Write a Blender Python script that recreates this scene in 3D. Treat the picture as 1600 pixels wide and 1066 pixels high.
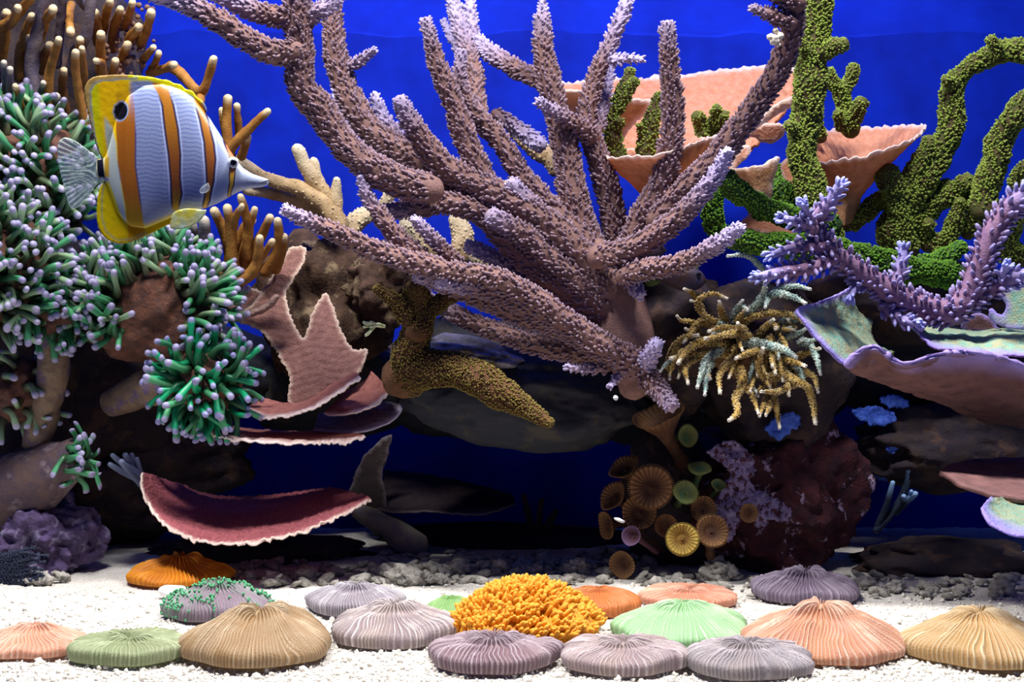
import bpy, math, random
import numpy as np
from mathutils import Vector, Matrix, geometry

for o in list(bpy.data.objects):
    bpy.data.objects.remove(o)
random.seed(7)
rng = np.random.default_rng(11)
SC = bpy.context.scene
COL = SC.collection

# ------------------------------------------------------------------ camera, world, lights, exposure
FPX = 2000.0            # focal length in pixels of the 1600 px wide frame
EYE = 0.2265            # height of the lens above the sand (metres)
cam_d = bpy.data.cameras.new('camera')
cam_d.sensor_width = 36.0
cam_d.lens = 36.0 * FPX / 1600.0
cam_d.clip_start = 0.01
cam = bpy.data.objects.new('camera', cam_d)
COL.objects.link(cam)
cam.location = (0, 0, EYE)
cam.rotation_euler = (math.pi / 2, 0, 0)
SC.camera = cam

w = bpy.data.worlds.new('blue_fill')
SC.world = w
w.use_nodes = True
w.node_tree.nodes['Background'].inputs[0].default_value = (0.06, 0.13, 0.60, 1)
w.node_tree.nodes['Background'].inputs[1].default_value = 0.28  # even blue fill added to lift shadows, in place of scatter in water


def area(name, loc, target, sx, sy, power, color):
    L = bpy.data.lights.new(name, 'AREA')
    L.shape = 'RECTANGLE'
    L.size, L.size_y = sx, sy
    L.energy = power
    L.color = color
    o = bpy.data.objects.new(name, L)
    o.location = loc
    o.rotation_euler = (Vector(target) - Vector(loc)).to_track_quat('-Z', 'Y').to_euler()
    COL.objects.link(o)
    return o


area('white_lamp', (-0.32, 0.83, 1.05), (-0.27, 1.02, 0.0), 0.22, 0.12, 17, (1.0, 0.96, 0.93))
area('white_lamp', (0.24, 0.83, 1.05), (0.22, 1.02, 0.0), 0.22, 0.12, 17, (1.0, 0.96, 0.93))
area('blue_lamp', (-0.25, 1.46, 0.80), (-0.2, 1.51, 0.0), 0.7, 0.05, 1.5, (0.04, 0.14, 1.0))
area('blue_lamp', (0.35, 1.46, 0.80), (0.3, 1.51, 0.0), 0.7, 0.05, 1.5, (0.04, 0.14, 1.0))
SC.cycles.max_bounces = 5
SC.cycles.diffuse_bounces = 3
SC.cycles.glossy_bounces = 2
SC.cycles.transparent_max_bounces = 6
SC.cycles.caustics_reflective = False
SC.cycles.caustics_refractive = False
SC.view_settings.view_transform = 'Standard'
SC.view_settings.look = 'None'
SC.view_settings.gamma = 1.0
SC.view_settings.use_curve_mapping = False
SC.view_settings.exposure = 0.0

# ------------------------------------------------------------------ helpers: numbers
SET_BACK = 0.0          # how much farther back the group being built stands


def P(x, y, d):
    d = d + SET_BACK
    return np.array(((x - 800.0) / FPX * d, d, EYE + (533.0 - y) / FPX * d))


def PX(d):
    return (d + SET_BACK) / FPX      # metres per pixel at distance d


def ground_d(py):
    return FPX * EYE / (py - 533.0)


def hsh(ix, iy, iz, seed):
    n = (ix.astype(np.int64) * 374761393 + iy.astype(np.int64) * 668265263 + iz.astype(np.int64) * 2147483647 + seed * 1274126177) & 0xffffffff
    n = ((n ^ (n >> 13)) * 1274126177) & 0xffffffff
    n = (n ^ (n >> 16)) & 0xffff
    return n / 32767.5 - 1.0


def vnoise(p, scale, seed=0):
    q = np.asarray(p) * scale
    i = np.floor(q)
    f = q - i
    f = f * f * (3 - 2 * f)
    i = i.astype(np.int64)
    r = 0
    for a in (0, 1):
        for b in (0, 1):
            for c in (0, 1):
                wt = (f[:, 0] if a else 1 - f[:, 0]) * (f[:, 1] if b else 1 - f[:, 1]) * (f[:, 2] if c else 1 - f[:, 2])
                r = r + wt * hsh(i[:, 0] + a, i[:, 1] + b, i[:, 2] + c, seed)
    return r


def fbm(p, scale, seed=0, octv=4, gain=0.5):
    r, a = 0, 1.0
    for k in range(octv):
        r = r + a * vnoise(p, scale * 2 ** k, seed + k)
        a *= gain
    return r


def sstep(a, b, x):
    t = np.clip((x - a) / (b - a), 0, 1)
    return t * t * (3 - 2 * t)


def catmull(pts, n):
    pts = np.asarray(pts, float)
    if len(pts) == 2:
        t = np.linspace(0, 1, n)[:, None]
        return pts[0] * (1 - t) + pts[1] * t
    e = np.vstack([2 * pts[0] - pts[1], pts, 2 * pts[-1] - pts[-2]])
    m = len(pts) - 1
    u = np.linspace(0, m - 1e-9, n)
    k = u.astype(int)
    t = (u - k)[:, None]
    a, b, c, d = e[k], e[k + 1], e[k + 2], e[k + 3]
    return 0.5 * (2 * b + (c - a) * t + (2 * a - 5 * b + 4 * c - d) * t ** 2 + (3 * b - a - 3 * c + d) * t ** 3)


def evenly(pts, n, closed=False):
    pts = np.asarray(pts, float)
    if closed:
        pts = np.vstack([pts, pts[:1]])
    c = catmull(pts, max(40, len(pts) * 12))
    s = np.concatenate([[0], np.cumsum(np.linalg.norm(np.diff(c, axis=0), axis=1))])
    t = np.linspace(0, s[-1], n + (1 if closed else 0))
    r = np.stack([np.interp(t, s, c[:, k]) for k in range(c.shape[1])], 1)
    return r[:-1] if closed else r


def norm(v):
    return v / np.maximum(np.linalg.norm(v, axis=-1, keepdims=True), 1e-12)


# ------------------------------------------------------------------ helpers: meshes and objects
class MB:
    """collects shapes, build() links them as one mesh object"""

    def __init__(self):
        self.V, self.T, self.Q, self.tip, self.tm, self.qm, self.colr = [], [], [], [], [], [], []
        self.n = 0

    def add(self, V, T=None, Q=None, tip=0.0, mi=0, col=None):
        V = np.asarray(V, float).reshape(-1, 3)
        if T is not None and len(T):
            T = np.asarray(T, int)
            self.T.append(T + self.n)
            self.tm.append(np.full(len(T), mi))
        if Q is not None and len(Q):
            Q = np.asarray(Q, int)
            self.Q.append(Q + self.n)
            self.qm.append(np.full(len(Q), mi))
        self.V.append(V)
        self.tip.append(np.broadcast_to(np.asarray(tip, float), (len(V),)).copy())
        self.colr.append(np.broadcast_to(np.asarray(col if col is not None else (1, 1, 1), float), (len(V), 3)).copy())
        self.n += len(V)
        return self

    def mesh(self, name, mats, origin=(0, 0, 0), smooth=True):
        V = np.vstack(self.V) - np.asarray(origin)
        T = np.vstack(self.T) if self.T else np.zeros((0, 3), int)
        Q = np.vstack(self.Q) if self.Q else np.zeros((0, 4), int)
        me = bpy.data.meshes.new(name)
        me.vertices.add(len(V))
        me.vertices.foreach_set('co', V.astype(np.float32).ravel())
        nl = len(T) * 3 + len(Q) * 4
        me.loops.add(nl)
        me.loops.foreach_set('vertex_index', np.concatenate([T.ravel(), Q.ravel()]).astype(np.int32))
        me.polygons.add(len(T) + len(Q))
        st = np.concatenate([np.arange(len(T)) * 3, len(T) * 3 + np.arange(len(Q)) * 4])
        me.polygons.foreach_set('loop_start', st.astype(np.int32))
        mi = np.concatenate(self.tm + self.qm) if (self.tm or self.qm) else np.zeros(0)
        me.polygons.foreach_set('material_index', mi.astype(np.int32))
        me.polygons.foreach_set('use_smooth', np.full(len(T) + len(Q), smooth))
        me.update(calc_edges=True)
        at = me.attributes.new('tip', 'FLOAT', 'POINT')
        at.data.foreach_set('value', np.concatenate(self.tip).astype(np.float32))
        c = np.vstack(self.colr)
        if (c != 1).any():
            ca = me.attributes.new('pigment', 'FLOAT_COLOR', 'POINT')
            ca.data.foreach_set('color', np.hstack([c, np.ones((len(c), 1))]).astype(np.float32).ravel())
        for m in (mats if isinstance(mats, (list, tuple)) else [mats]):
            me.materials.append(m)
        return me


def tag(o, label=None, cat=None, group=None, kind=None):
    if label:
        o['label'] = label
    if cat:
        o['category'] = cat
    if group:
        o['group'] = group
    if kind:
        o['kind'] = kind
    return o


def thing(name, label, cat, loc, group=None):
    o = bpy.data.objects.new(name, None)
    o.location = loc
    o.empty_display_size = 0.02
    COL.objects.link(o)
    return tag(o, label, cat, group)


def wloc(o):
    v = np.array(o.location)
    while o.parent:
        o = o.parent
        v = v + np.array(o.location)
    return v


def part(name, mb, mats, parent, label=None, smooth=True):
    me = mb.mesh(name, mats, wloc(parent), smooth)
    o = bpy.data.objects.new(name, me)
    COL.objects.link(o)
    o.parent = parent
    if label:
        o['label'] = label
    return o


def single(name, label, cat, mb, mats, group=None, kind=None, smooth=True):
    V = np.vstack(mb.V)
    org = np.array([(V[:, 0].min() + V[:, 0].max()) / 2, (V[:, 1].min() + V[:, 1].max()) / 2, V[:, 2].min()])
    o = bpy.data.objects.new(name, mb.mesh(name, mats, org, smooth))
    o.location = org
    COL.objects.link(o)
    return tag(o, label, cat, group, kind)


# ------------------------------------------------------------------ helpers: materials
def C(h):
    h = h.lstrip('#')
    r = [int(h[i:i + 2], 16) / 255 for i in (0, 2, 4)]
    return tuple(c / 12.92 if c <= 0.04045 else ((c + 0.055) / 1.055) ** 2.4 for c in r) + (1,)


MATS = {}


def mat(name, a, b=None, tip=None, third=None, scale=90, bump=0.4, bscale=500, rough=0.6, trans=0.0, spec=0.25,
        pigment=False, alpha=1.0, third_scale=30, third_lo=0.55, spots=None, spot_scale=300, mid=None):
    if name in MATS:
        return MATS[name]
    m = bpy.data.materials.new(name)
    m.use_nodes = True
    nt = m.node_tree
    N, L = nt.nodes, nt.links
    bs = N['Principled BSDF']
    out = N['Material Output']
    tc = N.new('ShaderNodeTexCoord')

    def noise(s, det=3.0, ro=0.6):
        n = N.new('ShaderNodeTexNoise')
        n.inputs['Scale'].default_value = s
        n.inputs['Detail'].default_value = det
        n.inputs['Roughness'].default_value = ro
        L.new(tc.outputs['Object'], n.inputs['Vector'])
        return n.outputs['Fac']

    def ramp(sock, lo, hi):
        r = N.new('ShaderNodeMapRange')
        r.inputs[1].default_value = lo
        r.inputs[2].default_value = hi
        L.new(sock, r.inputs[0])
        return r.outputs[0]

    def mix(fac, c1, c2):
        x = N.new('ShaderNodeMix')
        x.data_type = 'RGBA'
        L.new(fac, x.inputs[0])
        for c, i in ((c1, 6), (c2, 7)):
            if isinstance(c, tuple):
                x.inputs[i].default_value = c
            else:
                L.new(c, x.inputs[i])
        return x.outputs[2]

    if pigment:
        at = N.new('ShaderNodeAttribute')
        at.attribute_name = 'pigment'
        col = at.outputs['Color']
    else:
        col = mix(ramp(noise(scale), 0.35, 0.65), C(a), C(b or a))
    if third:
        col = mix(ramp(noise(third_scale, 4), third_lo, third_lo + 0.08), col, C(third))
    if spots:
        v = N.new('ShaderNodeTexVoronoi')
        v.inputs['Scale'].default_value = spot_scale
        L.new(tc.outputs['Object'], v.inputs['Vector'])
        col = mix(ramp(v.outputs['Distance'], 0.42, 0.30), col, C(spots))
    if tip:
        at = N.new('ShaderNodeAttribute')
        at.attribute_name = 'tip'
        if mid:
            col = mix(ramp(at.outputs['Fac'], 0.0, 0.6), col, C(mid))
            col = mix(ramp(at.outputs['Fac'], 0.68, 0.92), col, C(tip))
        else:
            col = mix(at.outputs['Fac'], col, C(tip))
    L.new(col, bs.inputs['Base Color'])
    bs.inputs['Roughness'].default_value = rough
    bs.inputs['Specular IOR Level'].default_value = spec
    if bump:
        bn = N.new('ShaderNodeBump')
        bn.inputs['Strength'].default_value = min(1.0, bump)
        bn.inputs['Distance'].default_value = 0.0015
        L.new(noise(bscale, 2), bn.inputs['Height'])
        L.new(bn.outputs[0], bs.inputs['Normal'])
    sh = bs.outputs[0]
    if trans:
        tr = N.new('ShaderNodeBsdfTranslucent')
        L.new(col, tr.inputs[0])
        mx = N.new('ShaderNodeMixShader')
        mx.inputs[0].default_value = trans
        L.new(sh, mx.inputs[1])
        L.new(tr.outputs[0], mx.inputs[2])
        sh = mx.outputs[0]
    if alpha < 1:
        tp = N.new('ShaderNodeBsdfTransparent')
        mx = N.new('ShaderNodeMixShader')
        mx.inputs[0].default_value = alpha
        L.new(tp.outputs[0], mx.inputs[1])
        L.new(sh, mx.inputs[2])
        sh = mx.outputs[0]
    L.new(sh, out.inputs['Surface'])
    MATS[name] = m
    return m


# ------------------------------------------------------------------ helpers: shapes
def frames(c):
    tg = norm(np.gradient(c, axis=0))
    up = np.array([0, -1.0, 0]) if abs(tg[0][1]) < 0.8 else np.array([1.0, 0, 0])
    n = up - tg[0] * up.dot(tg[0])
    n /= np.linalg.norm(n)
    Ns = [n]
    for t in tg[1:]:
        n = n - t * n.dot(t)
        n /= max(np.linalg.norm(n), 1e-9)
        Ns.append(n)
    Ns = np.array(Ns)
    return tg, Ns, np.cross(tg, Ns)


class Tube:
    """swept round shape; first point is the free end"""

    def __init__(self, pts, rad, seg=10, step=None, wob=0.0, tiplen=0.0, seed=0, round_end=True, round_root=True, tip0=1.0):
        pts = np.asarray(pts, float)
        rad = np.asarray(rad, float)
        L = np.linalg.norm(np.diff(pts, axis=0), axis=1).sum()
        step = step or max(rad.mean() * 0.5, 0.0012)
        n = int(np.clip(L / step, 5, 140))
        q = evenly(np.hstack([pts, rad[:, None]]), n)
        c, r = q[:, :3], np.maximum(q[:, 3], 1e-4)
        tg, Nn, B = frames(c)
        s = np.concatenate([[0], np.cumsum(np.linalg.norm(np.diff(c, axis=0), axis=1))])
        if round_end:
            k = np.array([0.98, 0.9, 0.72, 0.42])
            off = np.sqrt(1 - (1 - np.array([0.05, 0.3, 0.6, 0.85])) ** 0) * 0
            cc = [c[0] - tg[0] * r[0] * h for h in (0.9, 0.75, 0.45)]
            rr = [r[0] * h for h in (0.35, 0.65, 0.9)]
            c = np.vstack([cc, c])
            r = np.concatenate([rr, r])
            Nn = np.vstack([np.repeat(Nn[:1], 3, 0), Nn])
            B = np.vstack([np.repeat(B[:1], 3, 0), B])
            tg = np.vstack([np.repeat(tg[:1], 3, 0), tg])
            s = np.concatenate([[0, 0, 0], s])
        if round_root:
            cc = [c[-1] + tg[-1] * r[-1] * h for h in (0.45, 0.75, 0.9)]
            rr = [r[-1] * h for h in (0.9, 0.65, 0.35)]
            c = np.vstack([c, cc])
            r = np.concatenate([r, rr])
            Nn = np.vstack([Nn, np.repeat(Nn[-1:], 3, 0)])
            B = np.vstack([B, np.repeat(B[-1:], 3, 0)])
            tg = np.vstack([tg, np.repeat(tg[-1:], 3, 0)])
            s = np.concatenate([s, np.repeat(s[-1:], 3)])
        self.c, self.r, self.tg, self.N, self.B, self.s, self.seg = c, r, tg, Nn, B, s, seg
        self.wob, self.seed = wob, seed
        th = np.linspace(0, 2 * math.pi, seg, endpoint=False)
        d = np.cos(th)[None, :, None] * Nn[:, None, :] + np.sin(th)[None, :, None] * B[:, None, :]
        V = (c[:, None, :] + d * r[:, None, None]).reshape(-1, 3)
        if wob:
            V = V + d.reshape(-1, 3) * (fbm(V, 1 / (r.mean() * 1.6), seed, 2) * np.repeat(r, seg) * wob)[:, None]
        m = len(c)
        i = np.arange(m - 1)[:, None] * seg
        j = np.arange(seg)[None, :]
        k = (j + 1) % seg
        Q = np.stack([i + j, i + seg + j, i + seg + k, i + k], -1).reshape(-1, 4)
        V = np.vstack([V, c[0] - tg[0] * r[0] * 0.3, c[-1] + tg[-1] * r[-1] * 0.3])
        a, b = len(V) - 2, len(V) - 1
        jj = np.arange(seg)
        kk = (jj + 1) % seg
        T = np.vstack([np.stack([np.full(seg, a), jj, kk], 1), np.stack([np.full(seg, b), (m - 1) * seg + kk, (m - 1) * seg + jj], 1)])
        tip = np.repeat(self.tipat(s, tiplen) * tip0, seg)
        self.V, self.T, self.Q, self.tip = V, T, Q, np.concatenate([tip, [tip[0], tip[-1]]])
        self.tiplen = tiplen
        self.tip0 = tip0

    @staticmethod
    def tipat(s, tiplen):
        return np.clip(1 - s / tiplen, 0, 1) if tiplen > 0 else np.zeros_like(s)

    def sample(self, n, gen, lo=0.0, hi=1.0):
        ds = np.maximum(np.gradient(self.s), 0) * self.r
        cd = np.cumsum(ds)
        i = np.arange(n)
        u = (i + gen.uniform(0.1, 0.9, n)) / n * cd[-1]      # spiral rows, as corallites grow
        f = np.interp(u, cd, np.arange(len(cd)))
        k = np.clip(f.astype(int), 0, len(cd) - 2)
        t = (f - k)[:, None]
        L = lambda A: A[k] * (1 - t) + A[k + 1] * t
        th = (i * 2.399963 + gen.normal(0, 0.25, n))[:, None]
        d = norm(np.cos(th) * L(self.N) + np.sin(th) * L(self.B))
        r = L(self.r[:, None])
        p = L(self.c) + d * r
        if self.wob:
            p = p + d * (fbm(p, 1 / (self.r.mean() * 1.6), self.seed, 2) * r[:, 0] * self.wob)[:, None]
        return p, d, -L(self.tg), L(self.s[:, None])[:, 0]


def nub_template(seg=5, rings=((1.0, 0.0), (0.82, 0.55), (0.45, 0.9)), apex=1.0):
    th = np.linspace(0, 2 * math.pi, seg, endpoint=False)
    V, Q, T, tip = [], [], [], []
    for r, h in rings:
        V.append(np.stack([np.cos(th) * r, np.sin(th) * r, np.full(seg, h)], 1))
        tip += [h] * seg
    V.append(np.array([[0, 0, apex]]))
    tip.append(1.0)
    j = np.arange(seg)
    k = (j + 1) % seg
    for a in range(len(rings) - 1):
        Q.append(np.stack([a * seg + j, a * seg + k, (a + 1) * seg + k, (a + 1) * seg + j], 1))
    e = (len(rings) - 1) * seg
    T = np.stack([e + j, e + k, np.full(seg, e + seg)], 1)
    return np.vstack(V), T, np.vstack(Q), np.array(tip)


NUB = nub_template()
NUB2 = nub_template(5, ((0.8, 0.0), (1.0, 0.35), (0.95, 0.7), (0.5, 0.95)))
TUFT = nub_template(4, ((0.7, 0.0), (1.0, 0.6)), 1.0)


def scatter(mb, tmpl, pos, dirs, r, l, tip=0.0, tipgain=0.35, mi=0, twist=None):
    V, T, Q, tt = tmpl
    n = len(pos)
    if n == 0:
        return
    dirs = norm(dirs)
    ref = np.where(np.abs(dirs[:, :1]) < 0.8, np.array([[1.0, 0, 0]]), np.array([[0, 1.0, 0]]))
    X = norm(np.cross(dirs, ref))
    Y = np.cross(dirs, X)
    r = np.broadcast_to(r, (n,))
    l = np.broadcast_to(l, (n,))
    W = pos[:, None, :] + (V[None, :, 0:1] * X[:, None, :] + V[None, :, 1:2] * Y[:, None, :]) * r[:, None, None] + V[None, :, 2:3] * dirs[:, None, :] * l[:, None, None]
    off = (np.arange(n) * len(V))[:, None, None]
    tv = np.clip(np.broadcast_to(tip, (n,))[:, None] + tt[None, :] * tipgain, 0, 1)
    mb.add(W.reshape(-1, 3), (T[None] + off).reshape(-1, 3), (Q[None] + off).reshape(-1, 4), tv.ravel(), mi)


def px_path(pts, d0, d1, extra=None):
    n = len(pts)
    out = []
    for i, p in enumerate(pts):
        d = p[2] if len(p) > 2 else d0 + (d1 - d0) * i / max(1, n - 1)
        out.append(P(p[0], p[1], d))
    return np.array(out)


def solidify(V, T, tip, thick, back_tip=None):
    """closed shell from a triangle sheet: the sheet, a copy pushed back along its normals, and a wall around the edge"""
    e1, e2 = V[T[:, 1]] - V[T[:, 0]], V[T[:, 2]] - V[T[:, 0]]
    fn = np.cross(e1, e2)
    vn = np.zeros_like(V)
    for k in range(3):
        np.add.at(vn, T[:, k], fn)
    vn = norm(vn)
    n = len(V)
    W = V - vn * np.broadcast_to(thick, (n,))[:, None]
    ed = {}
    for t in T:
        for a, b in ((t[0], t[1]), (t[1], t[2]), (t[2], t[0])):
            if (b, a) in ed:
                del ed[(b, a)]
            else:
                ed[(a, b)] = 1
    wall = np.array([[b, a, a + n, b + n] for a, b in ed]) if ed else np.zeros((0, 4), int)
    return np.vstack([V, W]), np.vstack([T, T[:, ::-1] + n]), wall, np.concatenate([tip, tip if back_tip is None else back_tip])


def patch(outline, depth, step=7, thick=0.0025, rim=10, rough=0.0006, rscale=260, jag=1.5, seed=0, fn=None, smooth_outline=True, ridge=None):
    """sheet with a traced outline; depth(px, py) gives its distance"""
    g = np.random.default_rng(seed + 5)
    pl = np.array(outline, float)
    per = np.linalg.norm(np.diff(np.vstack([pl, pl[:1]]), axis=0), axis=1).sum()
    n = max(12, int(per / (step * 0.7)))
    if smooth_outline:
        ol = evenly(pl, n, closed=True)
    else:
        q = np.vstack([pl, pl[:1]])
        s = np.concatenate([[0], np.cumsum(np.linalg.norm(np.diff(q, axis=0), axis=1))])
        t = np.linspace(0, s[-1], n, endpoint=False)
        ol = np.stack([np.interp(t, s, q[:, 0]), np.interp(t, s, q[:, 1])], 1)
    ol = ol + g.normal(0, jag, ol.shape) * 0.5
    lo, hi = ol.min(0), ol.max(0)
    gx, gy = np.meshgrid(np.arange(lo[0], hi[0], step), np.arange(lo[1], hi[1], step * 0.9))
    gx[::2] += step / 2
    ip = np.stack([gx.ravel(), gy.ravel()], 1) + g.normal(0, step * 0.06, (gx.size, 2))
    # inside and not too close to the outline
    a, b = ol, np.roll(ol, -1, 0)
    ins = np.zeros(len(ip), bool)
    dist = np.full(len(ip), 1e9)
    for p, q in zip(a, b):
        c = (p[1] > ip[:, 1]) != (q[1] > ip[:, 1])
        xx = (q[0] - p[0]) * (ip[:, 1] - p[1]) / ((q[1] - p[1]) or 1e-9) + p[0]
        ins ^= c & (ip[:, 0] < xx)
        v = q - p
        t = np.clip(((ip - p) @ v) / max(v @ v, 1e-9), 0, 1)
        dist = np.minimum(dist, np.linalg.norm(ip - p - t[:, None] * v, axis=1))
    keep = ins & (dist > step * 0.45)
    pts = np.vstack([ol, ip[keep]])
    dd = np.concatenate([np.zeros(len(ol)), dist[keep]])
    m = len(ol)
    r = geometry.delaunay_2d_cdt([Vector(p) for p in pts], [(i, (i + 1) % m) for i in range(m)], [list(range(m))], 1, 1e-4)
    vv = np.array([tuple(v) for v in r[0]])
    orig = [o[0] if o else -1 for o in r[3]]
    d2 = np.array([dd[o] if o >= 0 else 0 for o in orig])
    T = np.array([f for f in r[2] if len(f) == 3])
    # face the camera
    e = vv[T]
    ar = (e[:, 1, 0] - e[:, 0, 0]) * (e[:, 2, 1] - e[:, 0, 1]) - (e[:, 1, 1] - e[:, 0, 1]) * (e[:, 2, 0] - e[:, 0, 0])
    T = np.where((ar > 0)[:, None], T[:, ::-1], T)
    dep = np.array([depth(x, y) for x, y in vv])
    V = np.array([P(x, y, d) for (x, y), d in zip(vv, dep)])
    if rough:
        h = fbm(V, rscale, seed, 3) * rough
        if ridge:
            h = h + ridge(vv[:, 0], vv[:, 1])
        V[:, 1] += h
    tip = np.clip(1 - d2 / rim, 0, 1) ** 1.2 if rim else np.zeros(len(V))
    th = thick * (0.45 + 0.55 * np.clip(d2 / 14, 0, 1))
    # sheet triangles are wound so their normals look at the camera
    V2, T2, W, t2 = solidify(V, T, tip, th)
    return V2, T2, W, t2, np.vstack([vv, vv])


def loft(curves, nu=60, nv=30, closed=False, thick=0.003, rimv=(0.0,), rimw=0.08, jag=0.0, rough=0.0006, rscale=260, seed=0, flip=False, ridges=0, ridge_h=0.0):
    """surface through several curves of (px, py, distance)"""
    cs = [evenly(np.array([P(*p) for p in c]), nu, closed) for c in curves]
    cs = np.array(cs)
    G = np.stack([catmull(cs[:, i], nv) for i in range(nu)], 1)    # nv x nu x 3
    V = G.reshape(-1, 3)
    v = np.repeat(np.linspace(0, 1, nv), nu)
    u = np.tile(np.linspace(0, 1, nu, endpoint=not closed), nv)
    i = np.arange(nv - 1)[:, None] * nu
    j = np.arange(nu if closed else nu - 1)[None, :]
    k = (j + 1) % nu
    A, B, Cc, D = (i + j).ravel(), (i + k).ravel(), (i + nu + k).ravel(), (i + nu + j).ravel()
    T = np.vstack([np.stack([A, B, Cc], 1), np.stack([A, Cc, D], 1)])
    if flip:
        T = T[:, ::-1]
    tip = np.zeros(len(V))
    for rv in rimv:
        tip = np.maximum(tip, np.clip(1 - np.abs(v - rv) / rimw, 0, 1))
    e1, e2 = V[T[:, 1]] - V[T[:, 0]], V[T[:, 2]] - V[T[:, 0]]
    fn = np.cross(e1, e2)
    vn = np.zeros_like(V)
    for q in range(3):
        np.add.at(vn, T[:, q], fn)
    vn = norm(vn)
    h = fbm(V, rscale, seed, 3) * rough
    if ridges:
        h = h + ridge_h * np.sin(u * 2 * math.pi * ridges + 3 * vnoise(V, 60, seed))
    if jag:
        V = V + norm(np.array([[0, 0.2, 1.0]])) * (vnoise(np.stack([u * 90, v * 0, v * 0], 1), 1.0, seed + 3) * jag * tip)[:, None]
    V = V + vn * h[:, None]
    return solidify(V, T, tip, thick * (0.5 + 0.5 * (1 - tip)))


_ico = {}


def ico(sub):
    if sub in _ico:
        return _ico[sub]
    t = (1 + 5 ** 0.5) / 2
    V = [(-1, t, 0), (1, t, 0), (-1, -t, 0), (1, -t, 0), (0, -1, t), (0, 1, t), (0, -1, -t), (0, 1, -t), (t, 0, -1), (t, 0, 1), (-t, 0, -1), (-t, 0, 1)]
    T = [(0, 11, 5), (0, 5, 1), (0, 1, 7), (0, 7, 10), (0, 10, 11), (1, 5, 9), (5, 11, 4), (11, 10, 2), (10, 7, 6), (7, 1, 8), (3, 9, 4), (3, 4, 2), (3, 2, 6), (3, 6, 8), (3, 8, 9), (4, 9, 5), (2, 4, 11), (6, 2, 10), (8, 6, 7), (9, 8, 1)]
    V = [np.array(v, float) / np.linalg.norm(v) for v in V]
    for _ in range(sub):
        mid, T2 = {}, []
        for a, b, c in T:
            ids = []
            for p, q in ((a, b), (b, c), (c, a)):
                key = (min(p, q), max(p, q))
                if key not in mid:
                    x = V[p] + V[q]
                    V.append(x / np.linalg.norm(x))
                    mid[key] = len(V) - 1
                ids.append(mid[key])
            x, y, z = ids
            T2 += [(a, x, z), (b, y, x), (c, z, y), (x, y, z)]
        T = T2
    _ico[sub] = (np.array(V), np.array(T))
    return _ico[sub]


def blob(center, rad, amp=0.25, freq=1.6, seed=0, sub=4, octv=4, rot=0.0, lumpy=0.0):
    V, T = ico(sub)
    n = fbm(V + seed * 3.7, freq, seed, octv)
    D = V * (1 + amp * n)[:, None]
    if lumpy:
        D = D + V * (lumpy * np.abs(vnoise(V + seed, 5.0, seed + 9)))[:, None]
    D = D * np.asarray(rad)
    if rot:
        c, s = math.cos(rot), math.sin(rot)
        D = np.stack([D[:, 0] * c - D[:, 2] * s, D[:, 1], D[:, 0] * s + D[:, 2] * c], 1)
    return D + np.asarray(center), T


def rock(name, label, m, px, py, d, rx, ry, rd, seed, amp=0.3, freq=1.6, sub=4, rot=0.0, lumpy=0.0, cat='rock', group=None, bottom=None, octv=5):
    k = PX(d)
    V, T = blob(P(px, py, d), (rx * k, rd, ry * k), amp, freq, seed, sub, octv, rot, lumpy)
    if bottom is not None:
        V[:, 2] = np.maximum(V[:, 2], bottom)
    return single(name, label, cat, MB().add(V, T), m, group)

# ================================================================== THE SETTING
sand_m = mat('sand', '#e9e6e0', '#cfcac0', third='#a8a49a', third_scale=160, third_lo=0.66, scale=420, bump=0.9, bscale=900, rough=0.9, spec=0.1)


def sand_h(x, y):
    p = np.stack([x, y, 0 * x], 1)
    return fbm(p, 14, 3, 3) * 0.0022 + fbm(p, 130, 5, 3) * 0.0011 - 0.002


nx, ny = 420, 190
sx, sy = np.meshgrid(np.linspace(-0.85, 0.85, nx), 0.80 + 0.78 * np.linspace(0, 1, ny) ** 1.15)
sv = np.stack([sx.ravel(), sy.ravel(), sand_h(sx.ravel(), sy.ravel())], 1)
ii = (np.arange(ny - 1)[:, None] * nx + np.arange(nx - 1)[None, :]).ravel()
o = single('floor', 'white coral sand bed covering the tank bottom', None, MB().add(sv, None, np.stack([ii, ii + 1, ii + nx + 1, ii + nx], 1)), sand_m)
tag(o, kind='structure')

back_m = mat('blue_backdrop', '#0426b0', '#031c94', scale=14, bump=0.0, rough=0.75, spec=0.1)
bw = MB()
bx, bz = np.meshgrid(np.linspace(-0.95, 0.95, 60), np.linspace(-0.02, 0.72, 30))
bv = np.stack([bx.ravel(), 1.56 + 0.004 * fbm(np.stack([bx.ravel() * 14, 0 * bx.ravel(), bz.ravel() * 3], 1), 1.0, 2, 3), bz.ravel()], 1)
ii = (np.arange(29)[:, None] * 60 + np.arange(59)[None, :]).ravel()
bw.add(bv, None, np.stack([ii, ii + 1, ii + 61, ii + 60], 1))
tag(single('wall_back', 'deep blue back panel of the tank', None, bw, back_m), kind='structure')

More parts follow.
